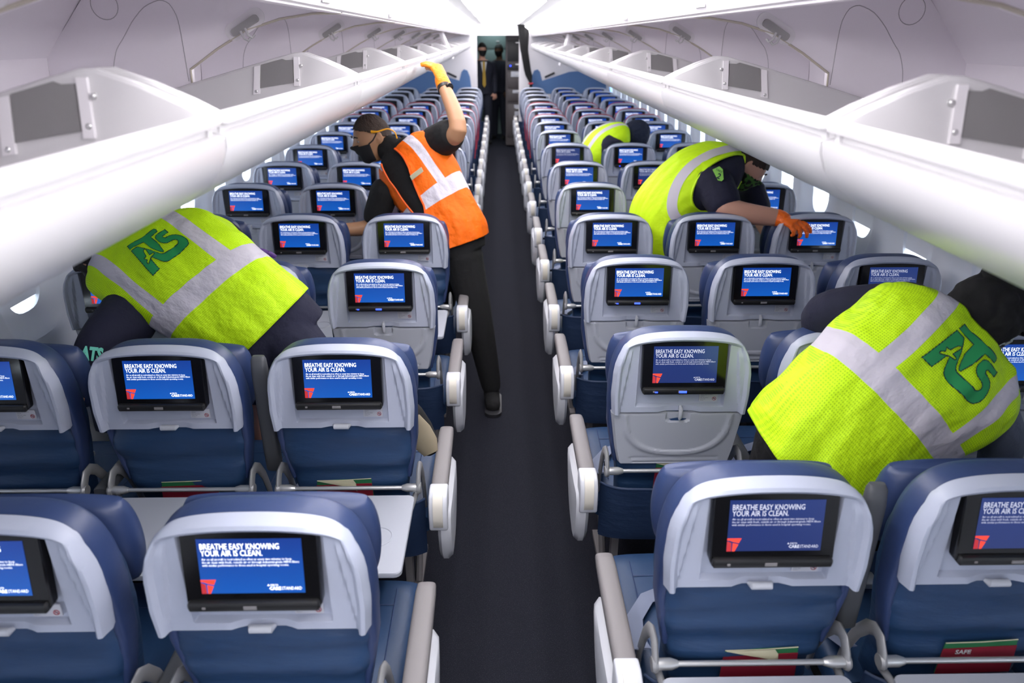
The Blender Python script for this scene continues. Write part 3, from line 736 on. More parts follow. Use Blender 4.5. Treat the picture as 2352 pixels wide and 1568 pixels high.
def limb(mb, pts, rs, n=16, ext=True):
    p, r = smooth_path(pts, rs)
    if ext:
        d0 = (p[0]-p[1]).normalized(); d1 = (p[-1]-p[-2]).normalized()
        p = [p[0]+d0*r[0]*.85, p[0]+d0*r[0]*.5]+p+[p[-1]+d1*r[-1]*.5, p[-1]+d1*r[-1]*.85]; r = [r[0]*.35, r[0]*.85]+r+[r[-1]*.85, r[-1]*.35]
    mb.tube(p, r, n)
class Torso:
    """keys: (centre, lateral vector, half width, half depth); facing hints where the a=90 degree side looks"""
    def __init__(s, keys, hint, ex=2.5):
        s.k = keys; s.hint = Vector(hint); s.ex = ex
        s.len = sum(((keys[i+1][0]-keys[i][0]).length for i in range(len(keys)-1)))
    def frame(s, v):
        K = s.k; n = len(K)-1; f = min(max(v, 0), 1)*n; i = min(int(f), n-1); t = f-i
        def cr(g):
            p0, p1, p2, p3 = g(K[max(i-1, 0)]), g(K[i]), g(K[i+1]), g(K[min(i+2, n)])
            return (p1*2+(p2-p0)*t+(p0*2-p1*5+p2*4-p3)*t*t+(p1*3-p0-p2*3+p3)*t**3)*.5
        c = cr(lambda k: k[0]); lat = cr(lambda k: Vector(k[1]).normalized()).normalized(); hw = cr(lambda k: k[2]); hd = cr(lambda k: k[3])
        return c, lat, hw, hd
    def full(s, v):
        c, lat, hw, hd = s.frame(v); c2 = s.frame(min(v+.02, 1))[0]; c1 = s.frame(max(v-.02, 0))[0]; t = (c2-c1).normalized()
        b = t.cross(lat).normalized()
        if b.dot(s.hint) < 0: b = -b
        return c, lat, hw, hd, b, t
    def pt(s, a, v, off=0, wob=0, seed=0):
        c, lat, hw, hd, b, t = s.full(v); cx, sy = se(a, s.ex)
        p = c+lat*(hw+off)*cx+b*(hd+off)*sy
        if wob:
            q = Vector((cx*2.2+seed, v*3.0, sy*1.5)); n_ = noise.noise(q*1.3)*wob+noise.noise(q*3.1+Vector((5, 1, 0)))*wob*.5
            p += (lat*cx+b*sy).normalized()*n_
        return p
    def solid(s, mb, off=0, v0=0, v1=1, n=28, m=32):
        rings = [[s.pt(2*math.pi*k/m, lerp(v0, v1, j/n), off) for k in range(m)] for j in range(n+1)]; mb.loft(rings)
def head_r(d, face=True):
    """radial head shape; d = unit (x side, y front, z up)"""
    x, y, z = d; a, b, c = .075, .098, .118
    if z < 0: a = lerp(.075, .064, min(1, -z*1.2)); c = .120
    r = 1/math.sqrt((x/a)**2+(y/b)**2+(z/c)**2)
    def bump(px, py, pz, h, w):
        q = Vector((px, py, pz)).normalized(); return h*math.exp(-((x-q.x)**2+(y-q.y)**2+(z-q.z)**2)/(w*w))
    if face:
        r += bump(0, 1, -.13, .020, .13)+bump(0, 1, .03, .008, .12)                 # nose
        r += bump(.32, .9, .16, .004, .16)+bump(-.32, .9, .16, .004, .16)           # brows
        r -= bump(.30, .92, .02, .007, .13)+bump(-.30, .92, .02, .007, .13)         # eye sockets
        r += bump(0, 1, -.46, .005, .14)+bump(0, .75, -.95, .010, .22)              # lips, chin
        r -= bump(0, 1, -.62, .003, .10)
        r += bump(.55, .45, -.75, .005, .25)+bump(-.55, .45, -.75, .005, .25)       # jaw
    r -= bump(0, -.75, -.75, .018, .4)                                              # nape
    return r
class Head:
    def __init__(s, C, F, Up, S=1.0):
        s.C = Vector(C); s.F = Vector(F).normalized(); u = Vector(Up); s.U = (u-s.F*u.dot(s.F)).normalized(); s.X = s.F.cross(s.U); s.S = S
    def w(s, x, y, z): return s.C+(s.X*x+s.F*y+s.U*z)*s.S
    def p(s, th, ph, off=0, face=True):
        d = (math.cos(ph)*math.sin(th), math.cos(ph)*math.cos(th), math.sin(ph)); r = head_r(d, face)+off; return s.w(d[0]*r, d[1]*r, d[2]*r)
    def patch(s, keep, off=.006, face=True, nu=72, nv=48, wob=0, seed=0):
        mb = MB()
        def f(u, v):
            th = (u*2-1)*math.pi; ph = (v-.5)*math.pi*.998; o = off
            if wob: o += wob*noise.noise(Vector((math.sin(th)*4+seed, math.cos(th)*4, ph*4)))
            return s.p(th, ph, o, face)
        mb.grid(f, nu, nv, closeu=True, keep=lambda u, v: keep((u*2-1)*math.pi, (v-.5)*math.pi))
        # drop unused vertices and give it thickness
        me = mb; used = sorted({i for q in me.f for i in q}); mp = {o: n for n, o in enumerate(used)}
        out = MB(); out.v = [me.v[i] for i in used]; out.f = [tuple(mp[i] for i in q) for q in me.f]; out.m = [0]*len(out.f)
        ed = {}
        for q in out.f:
            for k in range(len(q)):
                e = (q[k], q[(k+1) % len(q)]); ed[tuple(sorted(e))] = None if tuple(sorted(e)) in ed else e
        b = len(out.v); n0 = len(out.f)
        out.v += [tuple(s.C+(Vector(p)-s.C)*(1-.004/max(.03, (Vector(p)-s.C).length))) for p in out.v]
        out.f += [tuple(i+b for i in q[::-1]) for q in out.f[:n0]]+[(e[0], e[0]+b, e[1]+b, e[1]) for e in ed.values() if e]
        out.m = [0]*len(out.f); return out
    def solid(s, mb):
        mb.grid(lambda u, v: s.p((u*2-1)*math.pi, (v-.5)*math.pi*.998), 56, 40, closeu=True)
        for sx in (-1, 1):   # ears
            pts = [s.w(sx*(.070+.008*math.sin(t)), -.004-.016*math.sin(t)-.006, .014*0+.004+.028*math.cos(t)) for t in [math.pi*k/8 for k in range(9)]]
            mb.tube(pts, [.007, .009, .009, .009, .009, .008, .008, .009, .007], 10)
            mb.tube([s.w(sx*.066, -.006, .022), s.w(sx*.070, -.010, .0), s.w(sx*.066, -.004, -.020)], [.011, .013, .009], 10)
def hand(mb, W, D, N, side=1, curl=.5, S=1.0, spread=.12, curls=None, base=None):
    """W wrist, D pointing direction, N back of the hand; thumb goes to D x N * side"""
    D = Vector(D).normalized(); N = Vector(N); N = (N-D*N.dot(D)).normalized(); T = D.cross(N)*side
    W = Vector(W)
    def P(d, t, n): return W+(D*d+T*t+N*n)*S
    mb.tube([P(-.02, 0, 0), P(.02, .002, 0), P(.055, .003, .002), P(.088, .003, 0)], [.027*S, .033*S, .041*S, .038*S], 16, flat=.42, upv=N)
    for k, (t, L) in enumerate(((.030, .072), (.010, .080), (-.011, .074), (-.030, .058))):
        c = (curls[k] if curls else curl)*(1+.08*k); sp = spread*(t/.03); p = P(.084-.004*abs(k-1), t, 0); pts = [p-D*.012*S, p]; ang = c*.55 if base is None else base
        for seg, fr in enumerate((.45, .31, .24)):
            d = (D*math.cos(ang)-N*math.sin(ang)+T*sp*math.cos(ang)).normalized(); p = p+d*L*fr*S; pts.append(p); ang += c*.95
        mb.tube(pts, [.010*S, .010*S, .0092*S, .0085*S, .0068*S], 10)
    p = P(.026, .030, -.004); pts = [P(.012, .016, -.004), p]; ang = .72
    for fr in (.030, .026, .020):
        d = (D*math.cos(ang)+T*math.sin(ang)-N*.35*(curl+.3)).normalized(); p = p+d*fr*S; pts.append(p); ang -= .18
    mb.tube(pts, [.015*S, .014*S, .0115*S, .0105*S, .008*S], 10)
def vest_mat(name, base, dots, strip, bands, straps, seed=0, dotscale=220):
    """bands: [(v0, v1)] along the back in metres; straps: (x0, x1, v from)"""
    m = bpy.data.materials.new(name); m.use_nodes = True; nt = m.node_tree; p = nt.nodes['Principled BSDF']; L = nt.links.new
    uv = nt.nodes.new('ShaderNodeUVMap'); sx = nt.nodes.new('ShaderNodeSeparateXYZ'); L(uv.outputs[0], sx.inputs[0])
    def mth(op, a, b=None):
        n = nt.nodes.new('ShaderNodeMath'); n.operation = op
        for i, q in enumerate((a, b)):
            if q is None: continue
            if isinstance(q, (int, float)): n.inputs[i].default_value = q
            else: L(q, n.inputs[i])
        return n.outputs[0]
    ax = mth('ABSOLUTE', sx.outputs['X']); y = sx.outputs['Y']; acc = None
    for (a, b) in bands:
        q = mth('MULTIPLY', mth('GREATER_THAN', y, a), mth('LESS_THAN', y, b)); acc = q if acc is None else mth('MAXIMUM', acc, q)
    for (x0, x1, v0) in straps:
        q = mth('MULTIPLY', mth('MULTIPLY', mth('GREATER_THAN', ax, x0), mth('LESS_THAN', ax, x1)), mth('GREATER_THAN', y, v0)); acc = q if acc is None else mth('MAXIMUM', acc, q)
    vo = nt.nodes.new('ShaderNodeTexVoronoi'); vo.inputs['Scale'].default_value = dotscale; vo.inputs['Randomness'].default_value = 0.15; L(uv.outputs[0], vo.inputs['Vector'])
    hole = mth('LESS_THAN', vo.outputs['Distance'], .30)
    mx = nt.nodes.new('ShaderNodeMixRGB'); mx.inputs[1].default_value = (*base, 1); mx.inputs[2].default_value = (*dots, 1); L(hole, mx.inputs[0])
    m2 = nt.nodes.new('ShaderNodeMixRGB'); m2.inputs[2].default_value = (*strip, 1); L(mx.outputs[0], m2.inputs[1]); m2.inputs[0].default_value = 0
    if acc is not None: L(acc, m2.inputs[0])
    L(m2.outputs[0], p.inputs['Base Color']); p.inputs['Roughness'].default_value = .6; p.inputs['Specular IOR Level'].default_value = .25
    nz = nt.nodes.new('ShaderNodeTexNoise'); nz.inputs['Scale'].default_value = 20; nz.inputs['Detail'].default_value = 4; L(uv.outputs[0], nz.inputs['Vector'])
    bp = nt.nodes.new('ShaderNodeBump'); bp.inputs['Strength'].default_value = .7; bp.inputs['Distance'].default_value = .018; L(nz.outputs['Fac'], bp.inputs['Height']); L(bp.outputs[0], p.inputs['Normal'])
    return m
def vest(T, m, parent, v0, v1, off=.022, wob=.010, seed=0, open_=None, flare=0.0, nu=96, nv=64, trimcol=None, cut=None):
    mb = MB(); uvs = []
    def o_(v): return off+flare*(1-min(1, (v-v0)/(.45*(v1-v0))))
    def f(u, v):
        vv = lerp(v0, v1, v); return T.pt(2*math.pi*u, vv, o_(vv), wob, seed)
    def keep(u, v):
        cx, sy = se(2*math.pi*u, T.ex); vv = lerp(v0, v1, v)
        if cut and cut(cx, sy, vv): return False
        return not (open_ and open_(cx, sy, vv))
    mb.grid(f, nu, nv, closeu=True, keep=keep)
    me = mb.mesh('safety_vest', m, angle=180)
    ul = me.uv_layers.new(name='UVMap'); n = nu
    coords = {}
    for j in range(nv+1):
        for i in range(n):
            vv = lerp(v0, v1, j/nv); cx, sy = se(2*math.pi*i/nu, T.ex); coords[j*n+i] = (cx*(T.frame(vv)[2]+off), vv*T.len)
    for lp_ in me.loops: ul.data[lp_.index].uv = coords[lp_.vertex_index]
    o = link('safety_vest', me, parent)
    sm = o.modifiers.new('thickness', 'SOLIDIFY'); sm.thickness = .004; sm.offset = -1
    return o
LOGO_AS = [(275, 825), (400, 725), (520, 765), (620, 800), (720, 850), (800, 880), (850, 883), (890, 865), (1150, 640), (1165, 590), (1150, 555), (1110, 543), (1070, 555), (960, 620), (900, 628), (840, 615), (790, 580), (740, 520), (732, 470), (760, 420), (930, 268), (1003, 352), (890, 455), (895, 478), (930, 487), (1000, 440), (1070, 412), (1150, 412), (1230, 440), (1300, 490), (1345, 560), (1357, 640), (1330, 690), (1290, 740), (1000, 1010), (930, 1060), (860, 1077), (800, 1060), (650, 985), (640, 1030), (755, 1235), (605, 1385)]
LOGO_T = [(195, 690), (690, 265), (735, 250), (765, 270), (800, 330), (660, 465), (800, 650), (880, 825), (860, 850), (820, 850), (740, 815), (630, 750), (510, 600), (260, 800)]
LOGO_X = [(530, 800), (555, 810), (615, 940), (690, 885), (700, 900), (640, 975), (620, 1020), (580, 1130), (560, 1110), (575, 1040), (520, 1020), (560, 980), (555, 950), (520, 850)]
def inpoly(x, y, P):
    c = False
    for i in range(len(P)):
        x1, y1 = P[i]; x2, y2 = P[i-1]
        if (y1 > y) != (y2 > y) and x < (x2-x1)*(y-y1)/(y2-y1)+x1: c = not c
    return c
def pdist(x, y, P):
    m = 1e9
    for i in range(len(P)):
        x1, y1 = P[i]; x2, y2 = P[i-1]; dx, dy = x2-x1, y2-y1; t = max(0, min(1, ((x-x1)*dx+(y-y1)*dy)/(dx*dx+dy*dy+1e-9)))
        m = min(m, math.hypot(x-x1-t*dx, y-y1-t*dy))
    return m
def logo_cells():
    ca, sa = math.cos(math.radians(39)), math.sin(math.radians(39))
    def tr(P): return [((x-780)*ca-(y-800)*sa, -(x-780)*sa-(y-800)*ca) for x, y in P]
    A, T_, X = tr(LOGO_AS), tr(LOGO_T), tr(LOGO_X); N = 150; out = []
    lo, hi = -620, 620
    for j in range(N):
        for i in range(N):
            x = lerp(lo, hi, (i+.5)/N); y = lerp(lo, hi, (j+.5)/N)
            ins = (inpoly(x, y, A) or inpoly(x, y, T_)) and not inpoly(x, y, X)
            if ins: out.append((i, j, 1 if min(pdist(x, y, A), pdist(x, y, T_), pdist(x, y, X)) < 13 else 0))
    return N, lo, hi, out
LCELLS = logo_cells()
M['logo_green'] = mat('green print', (0.016, 0.30, 0.09), .6); M['logo_dark'] = mat('dark print outline', (0.005, 0.03, 0.04), .6)
def put_logo(T, parent, x0, vm, size, off, wob, seed, flare=None, rot=0.0, mirror=1):
    N, lo, hi, cells = LCELLS; k = size/1240; mb = MB(); idx = {}; cr, sr = math.cos(rot), math.sin(rot)
    def vid(i, j):
        if (i, j) not in idx:
            X = lerp(lo, hi, i/N)*k; Y = lerp(lo, hi, j/N)*k; X, Y = X*cr-Y*sr, X*sr+Y*cr
            vv = (vm+Y)/T.len; c, lat, hw, hd, b, t = T.full(vv); cx = max(-.97, min(.97, (x0+mirror*X)/(hw+off)))
            a = math.acos(math.copysign(abs(cx)**(T.ex/2), cx)); idx[(i, j)] = len(mb.v); mb.v.append(tuple(T.pt(a, vv, off+.004, wob, seed)))
        return idx[(i, j)]
    for i, j, m_ in cells: mb.f.append((vid(i, j), vid(i+1, j), vid(i+1, j+1), vid(i, j+1))); mb.m.append(m_)
    link('vest_logo', mb.mesh('vest_logo', [M['logo_green'], M['logo_dark']], angle=180), parent)

LIME, LIMED, ORG, ORGD, REFL = (0.66, 1.0, 0.012), (0.42, 0.76, 0.008), (1.0, 0.17, 0.006), (0.80, 0.12, 0.005), (0.66, 0.62, 0.70)
M['skin_tan'] = mat('tan skin', (0.42, 0.22, 0.12), .5); M['skin_fair'] = mat('fair skin', (0.62, 0.33, 0.24), .5); M['skin_brown'] = mat('brown skin', (0.13, 0.06, 0.030), .5)
M['navy_cloth'] = mat('navy cloth', (0.012, 0.013, 0.035), .9, bump=(30, .5, (1, 1, 1))); M['black_cloth'] = mat('black cloth', (0.006, 0.006, 0.007), .9, bump=(30, .4, (1, 1, 1)))
M['purple'] = mat('purple glove', (0.10, 0.03, 0.24), .5, bump=(60, .6, (1, 1, 1))); M['orange_glove'] = mat('orange glove', (0.95, 0.16, 0.008), .4, bump=(70, .7, (1, 1, 1)))
M['orange_glove2'] = mat('bright orange glove', (1.0, 0.28, 0.01), .45, bump=(70, .7, (1, 1, 1)))
M['hair'] = mat('dark hair', (0.012, 0.009, 0.008), .7, bump=(120, .7, (1, 1, 1))); M['hair_brown'] = mat('short brown hair', (0.035, 0.020, 0.014), .75, bump=(160, .6, (1, 1, 1)))
M['mask_black'] = mat('black face mask', (0.010, 0.010, 0.012), .8); M['yellow_cord'] = mat('yellow cord', (0.95, 0.42, 0.01), .5)
M['camo'] = mat('green patterned neck gaiter', (0.006, 0.010, 0.006), .85, var=(38, (0.06, 0.17, 0.03), .48, .56)); M['leopard'] = mat('black and white patterned mask', (0.02, 0.02, 0.02), .8, var=(70, (0.55, 0.6, 0.55), .46, .52))
M['eye_white'] = mat('eye white', (.40, .36, .34), .4); M['eye_dark'] = mat('iris', (.02, .012, .008), .2)
M['teal_print'] = mat('mint sleeve print', (0.15, 0.62, 0.48), .6); M['beanie'] = mat('navy knitted hood', (0.012, 0.018, 0.045), .9, bump=(90, .8, (1, 1, 1)))
M['grey_sleeve'] = mat('grey blue sleeve', (0.11, 0.13, 0.19), .8, bump=(40, .6, (1, 1, 1))); M['sole'] = mat('tan shoe sole', (0.30, 0.25, 0.17), .8)
def eyes(H, parent, brow):
    for sx in (-1, 1):
        mb = MB(); c = H.w(sx*.031, .0790, .010); mb.grid(lambda u, v: c+(H.X*math.cos(2*math.pi*u)*math.sin(math.pi*v)+H.U*math.sin(2*math.pi*u)*math.sin(math.pi*v)*.62+H.F*math.cos(math.pi*v))*.0100*H.S, 16, 10, closeu=True)
        c2 = H.w(sx*.031, .0868, .010); mb.grid(lambda u, v: c2+(H.X*math.cos(2*math.pi*u)*math.sin(math.pi*v)+H.U*math.sin(2*math.pi*u)*math.sin(math.pi*v)+H.F*math.cos(math.pi*v)*.4)*.0052*H.S, 12, 6, mi=1, closeu=True)
        link('eye', mb.mesh('eye', [M['eye_white'], M['eye_dark']], angle=180), parent)
        mb = MB(); mb.tube([H.w(sx*.014, .0985, .030), H.w(sx*.030, .0975, .036), H.w(sx*.048, .086, .030)], [.003, .004, .002], 8); link('eyebrow', mb.mesh('eyebrow', brow), parent)
def person(label, base, group=None): return thing('person', label, 'person', base, group)
def rel(root, mbobj): return mbobj

# ---- crew member in a lime vest bending over the window seat of the second row (left block)
def at3(t): return at(*t)
def P_left():
    root = person('person in lime safety vest with green lettering, bent over between the left seats, purple gloves', (0, 0, 0))
    k = [(at(660, 800, 2.27), (.72, .22, .66), .165, .115), (at(600, 752, 2.27), (.72, .22, .66), .178, .125), (at(520, 690, 2.29), (.74, .26, .62), .182, .118), (at(430, 630, 2.33), (.78, .30, .55), .205, .125),
         (at(355, 580, 2.38), (.80, .32, .50), .205, .110), (at(300, 562, 2.41), (.80, .32, .50), .10, .07)]
    T = Torso(k, (-.1, -1, .6))
    H = Head(at(236, 588, 2.46), (-.55, .45, -.70), (-.75, .1, .45), 1.0)
    sL, eL, wL = at(292, 732, 2.22), at(236, 775, 2.12), at(190, 838, 2.05)
    sR, eR, wR = at(470, 530, 2.47), at(522, 540, 2.58), at(556, 575, 2.62)
    hL, kL, fL = at(600, 800, 2.34), at(585, 905, 2.42), at(600, 1080, 2.50)
    hR, kR, fR = at(660, 775, 2.24), at(735, 860, 2.14), at(925, 975, 2.16)
    mb = MB(); T.solid(mb, -.004); H.solid(mb); limb(mb, [T.k[-2][0], at(290, 565, 2.43), H.C], [.07, .056, .055])
    for a in ((sL, eL, wL), (sR, eR, wR)): limb(mb, a, [.052, .040, .028])
    limb(mb, [hL, kL, fL], [.085, .060, .042]); limb(mb, [hR, kR, fR], [.085, .060, .042])
    hand(mb, wL, at(168, 880, 2.00)-wL, (-.5, -.6, .6), 1, .6); hand(mb, wR, at(583, 600, 2.60)-wR, (.3, -.8, .5), -1, .6)
    remesh(mb, 'body', M['skin_fair'], .007, 3, parent=root)
    mb = MB(); T.solid(mb, .008); limb(mb, [sL, eL, lerp(eL, wL, .75)], [.098, .066, .048]); limb(mb, [sR, eR, wR], [.062, .050, .040]); limb(mb, [T.k[-2][0], at(305, 568, 2.43)], [.085, .070])
    sh = remesh(mb, 'hooded_sweatshirt', M['navy_cloth'], .008, 3, parent=root)
    mb = MB(); T.solid(mb, .012, 0, .22); limb(mb, [hL, lerp(hL, kL, .85)], [.105, .090], ext=False); limb(mb, [hR, lerp(hR, kR, .8)], [.108, .092], ext=False)
    remesh(mb, 'shorts', M['navy_cloth'], .008, 3, parent=root)
    vm = vest_mat('lime mesh vest left', LIME, LIMED, REFL, [(.415*T.len, .415*T.len+.055)], [(.110, .158, .415*T.len)])
    v_ = vest(T, vm, root, .17, .93, .022, .012, 1, flare=.006)
    put_logo(T, v_, .020, T.len*.665, .175, .022, .012, 1)
    hp = H.patch(lambda th, ph: ph > .35 or abs(th) > 1.25 and ph > -.75, .014, False, wob=.008, seed=2); link('hair', hp.mesh('hair', M['hair'], angle=180), root)
    link('face_mask', H.patch(lambda th, ph: abs(th) < 1.0 and -1.0 < ph < -.05, .006).mesh('face_mask', M['mask_black'], angle=180), root)
    for w_, tgt, n_, sd in ((wL, at(168, 880, 2.00), (-.5, -.6, .6), 1), (wR, at(583, 600, 2.60), (.3, -.8, .5), -1)):
        mb = MB(); D_ = (tgt-w_).normalized(); limb(mb, [w_-D_*.045, w_], [.036, .034]); hand(mb, w_, D_, n_, sd, .5, 1.08); remesh(mb, 'glove', M['purple'], .0045, 2, parent=root)
    # mint lettering on the left cuff
    mb = MB(); D_ = (wL-eL).normalized(); c = lerp(eL, wL, .58); view = (CAM-c).normalized(); X_ = D_.cross(view).normalized()
    vs, fs = text_mesh('ATS', .055, .062, .003, 2); Y_ = D_.cross(view).normalized(); Zx = view.cross(Y_)
    xx = Vector((.95, 0, -.12)).normalized(); xx = (xx-view*xx.dot(view)).normalized(); yy = view.cross(xx)
    mb.add([c+xx*(v.x-.03)+yy*(v.z-.02)+view*.062 for v in vs], fs); link('sleeve_print', mb.mesh('sleeve_print', M['teal_print'], smooth=False), sh)
    # shoe of the folded right leg
    mb = MB(); a = at(945, 945, 2.13); b = at(985, 1025, 2.08); limb(mb, [a, lerp(a, b, .5), b], [.036, .044, .036]); remesh(mb, 'shoe', M['black_cloth'], .006, 2, parent=root)
    mb = MB(); o2 = Vector((.012, -.052, .006)); mb.tube([a+o2, lerp(a, b, .35)+o2*1.1, lerp(a, b, .7)+o2*1.1, b+o2], [.024, .040, .042, .026], 14, flat=.30, upv=(0, 1, 0)); link('shoe_sole', mb.mesh('shoe_sole', M['sole']), root)
P_left()

# ---- crew member in a lime vest on the right, dark head wrap
def P_right():
    root = person('person in lime safety vest with green lettering, dark head wrap, leaning right over the seats', (0, 0, 0))
    k = [(at(1845, 1110, 1.62), (.70, -.12, -.70), .180, .125), (at(1885, 1060, 1.62), (.70, -.12, -.70), .190, .130), (at(1985, 955, 1.63), (.70, -.16, -.69), .190, .115), (at(2092, 870, 1.66), (.68, -.20, -.70), .212, .115),
         (at(2172, 806, 1.69), (.66, -.25, -.70), .215, .100), (at(2225, 770, 1.72), (.66, -.25, -.70), .09, .06)]
    T = Torso(k, (-.1, -1, .6))
    H = Head(at(2262, 724, 1.72), (.66, .05, -.74), (.70, .10, .70), .94)
    sL, eL, fL_ = at(2085, 712, 1.86), at(1900, 722, 1.98), at(1905, 800, 2.12)
    sR, eR, wR = at(2262, 930, 1.62), at(2300, 1010, 1.64), at(2280, 1095, 1.72)
    hL, kL, aL = at(1830, 1030, 1.72), at(1760, 1190, 1.76), at(1700, 1500, 1.80)
    hR, kR, aR = at(1930, 1130, 1.56), at(1900, 1330, 1.66), at(1880, 1700, 1.72)
    mb = MB(); T.solid(mb, -.004); H.solid(mb); limb(mb, [T.k[-2][0], T.k[-1][0], H.C], [.065, .052, .05])
    limb(mb, [sL, eL, fL_], [.050, .038, .028]); limb(mb, [sR, eR, wR], [.050, .038, .028]); limb(mb, [hL, kL, aL], [.085, .06, .04]); limb(mb, [hR, kR, aR], [.085, .06, .04])
    hand(mb, fL_, (0, .5, -.8), (0, -.8, -.5), 1, .5); hand(mb, wR, (.2, .5, -.8), (.3, -.8, -.4), -1, .5)
    remesh(mb, 'body', M['skin_brown'], .007, 3, parent=root)
    mb = MB(); T.solid(mb, .008); limb(mb, [sL, eL, fL_], [.082, .068, .050]); limb(mb, [T.k[-2][0], T.k[-1][0]], [.08, .062])
    remesh(mb, 'sweatshirt', M['navy_cloth'], .008, 3, parent=root)
    mb = MB(); limb(mb, [sR, eR, wR], [.070, .056, .046]); remesh(mb, 'sleeve', M['grey_sleeve'], .007, 3, parent=root)
    mb = MB(); T.solid(mb, .016, 0, .25); limb(mb, [hL, kL, aL], [.120, .085, .055]); limb(mb, [hR, kR, aR], [.120, .085, .055]); remesh(mb, 'trousers', M['black_cloth'], .009, 4, parent=root)
    vm = vest_mat('lime mesh vest right', LIME, LIMED, REFL, [(.44*T.len, .44*T.len+.050)], [(.115, .163, .44*T.len)], dotscale=200)
    v_ = vest(T, vm, root, .085, .90, .024, .014, 7, flare=.030)
    put_logo(T, v_, -.012, T.len*.70, .205, .024, .014, 7)
    w_ = H.patch(lambda th, ph: ph > .30 or abs(th) > 1.15 and ph > -.85, .020, False, wob=.010, seed=5); hw_ = link('head_wrap', w_.mesh('head_wrap', M['black_cloth'], angle=180), root)
    mb = MB(); c = H.w(0, -.060, .065); limb(mb, [c, H.w(0, -.080, .08)], [.050, .040]); remesh(mb, 'wrap_bun', M['black_cloth'], .006, 3, parent=hw_)
    eyes(H, root, M['hair'])
    link('face_mask', H.patch(lambda th, ph: abs(th) < 1.15 and -1.0 < ph < -.02, .010, wob=.006).mesh('face_mask', M['leopard'], angle=180), root)
    mb = MB(); a = at(2228, 770, 1.66); mb.grid(lambda u, v: a+Vector((.045*u-.01+.03*v, -.015+.01*u, .035-.055*v-.02*u)), 4, 4); link('collar_label', mb.mesh('collar_label', M['sticker']), root)
P_right()

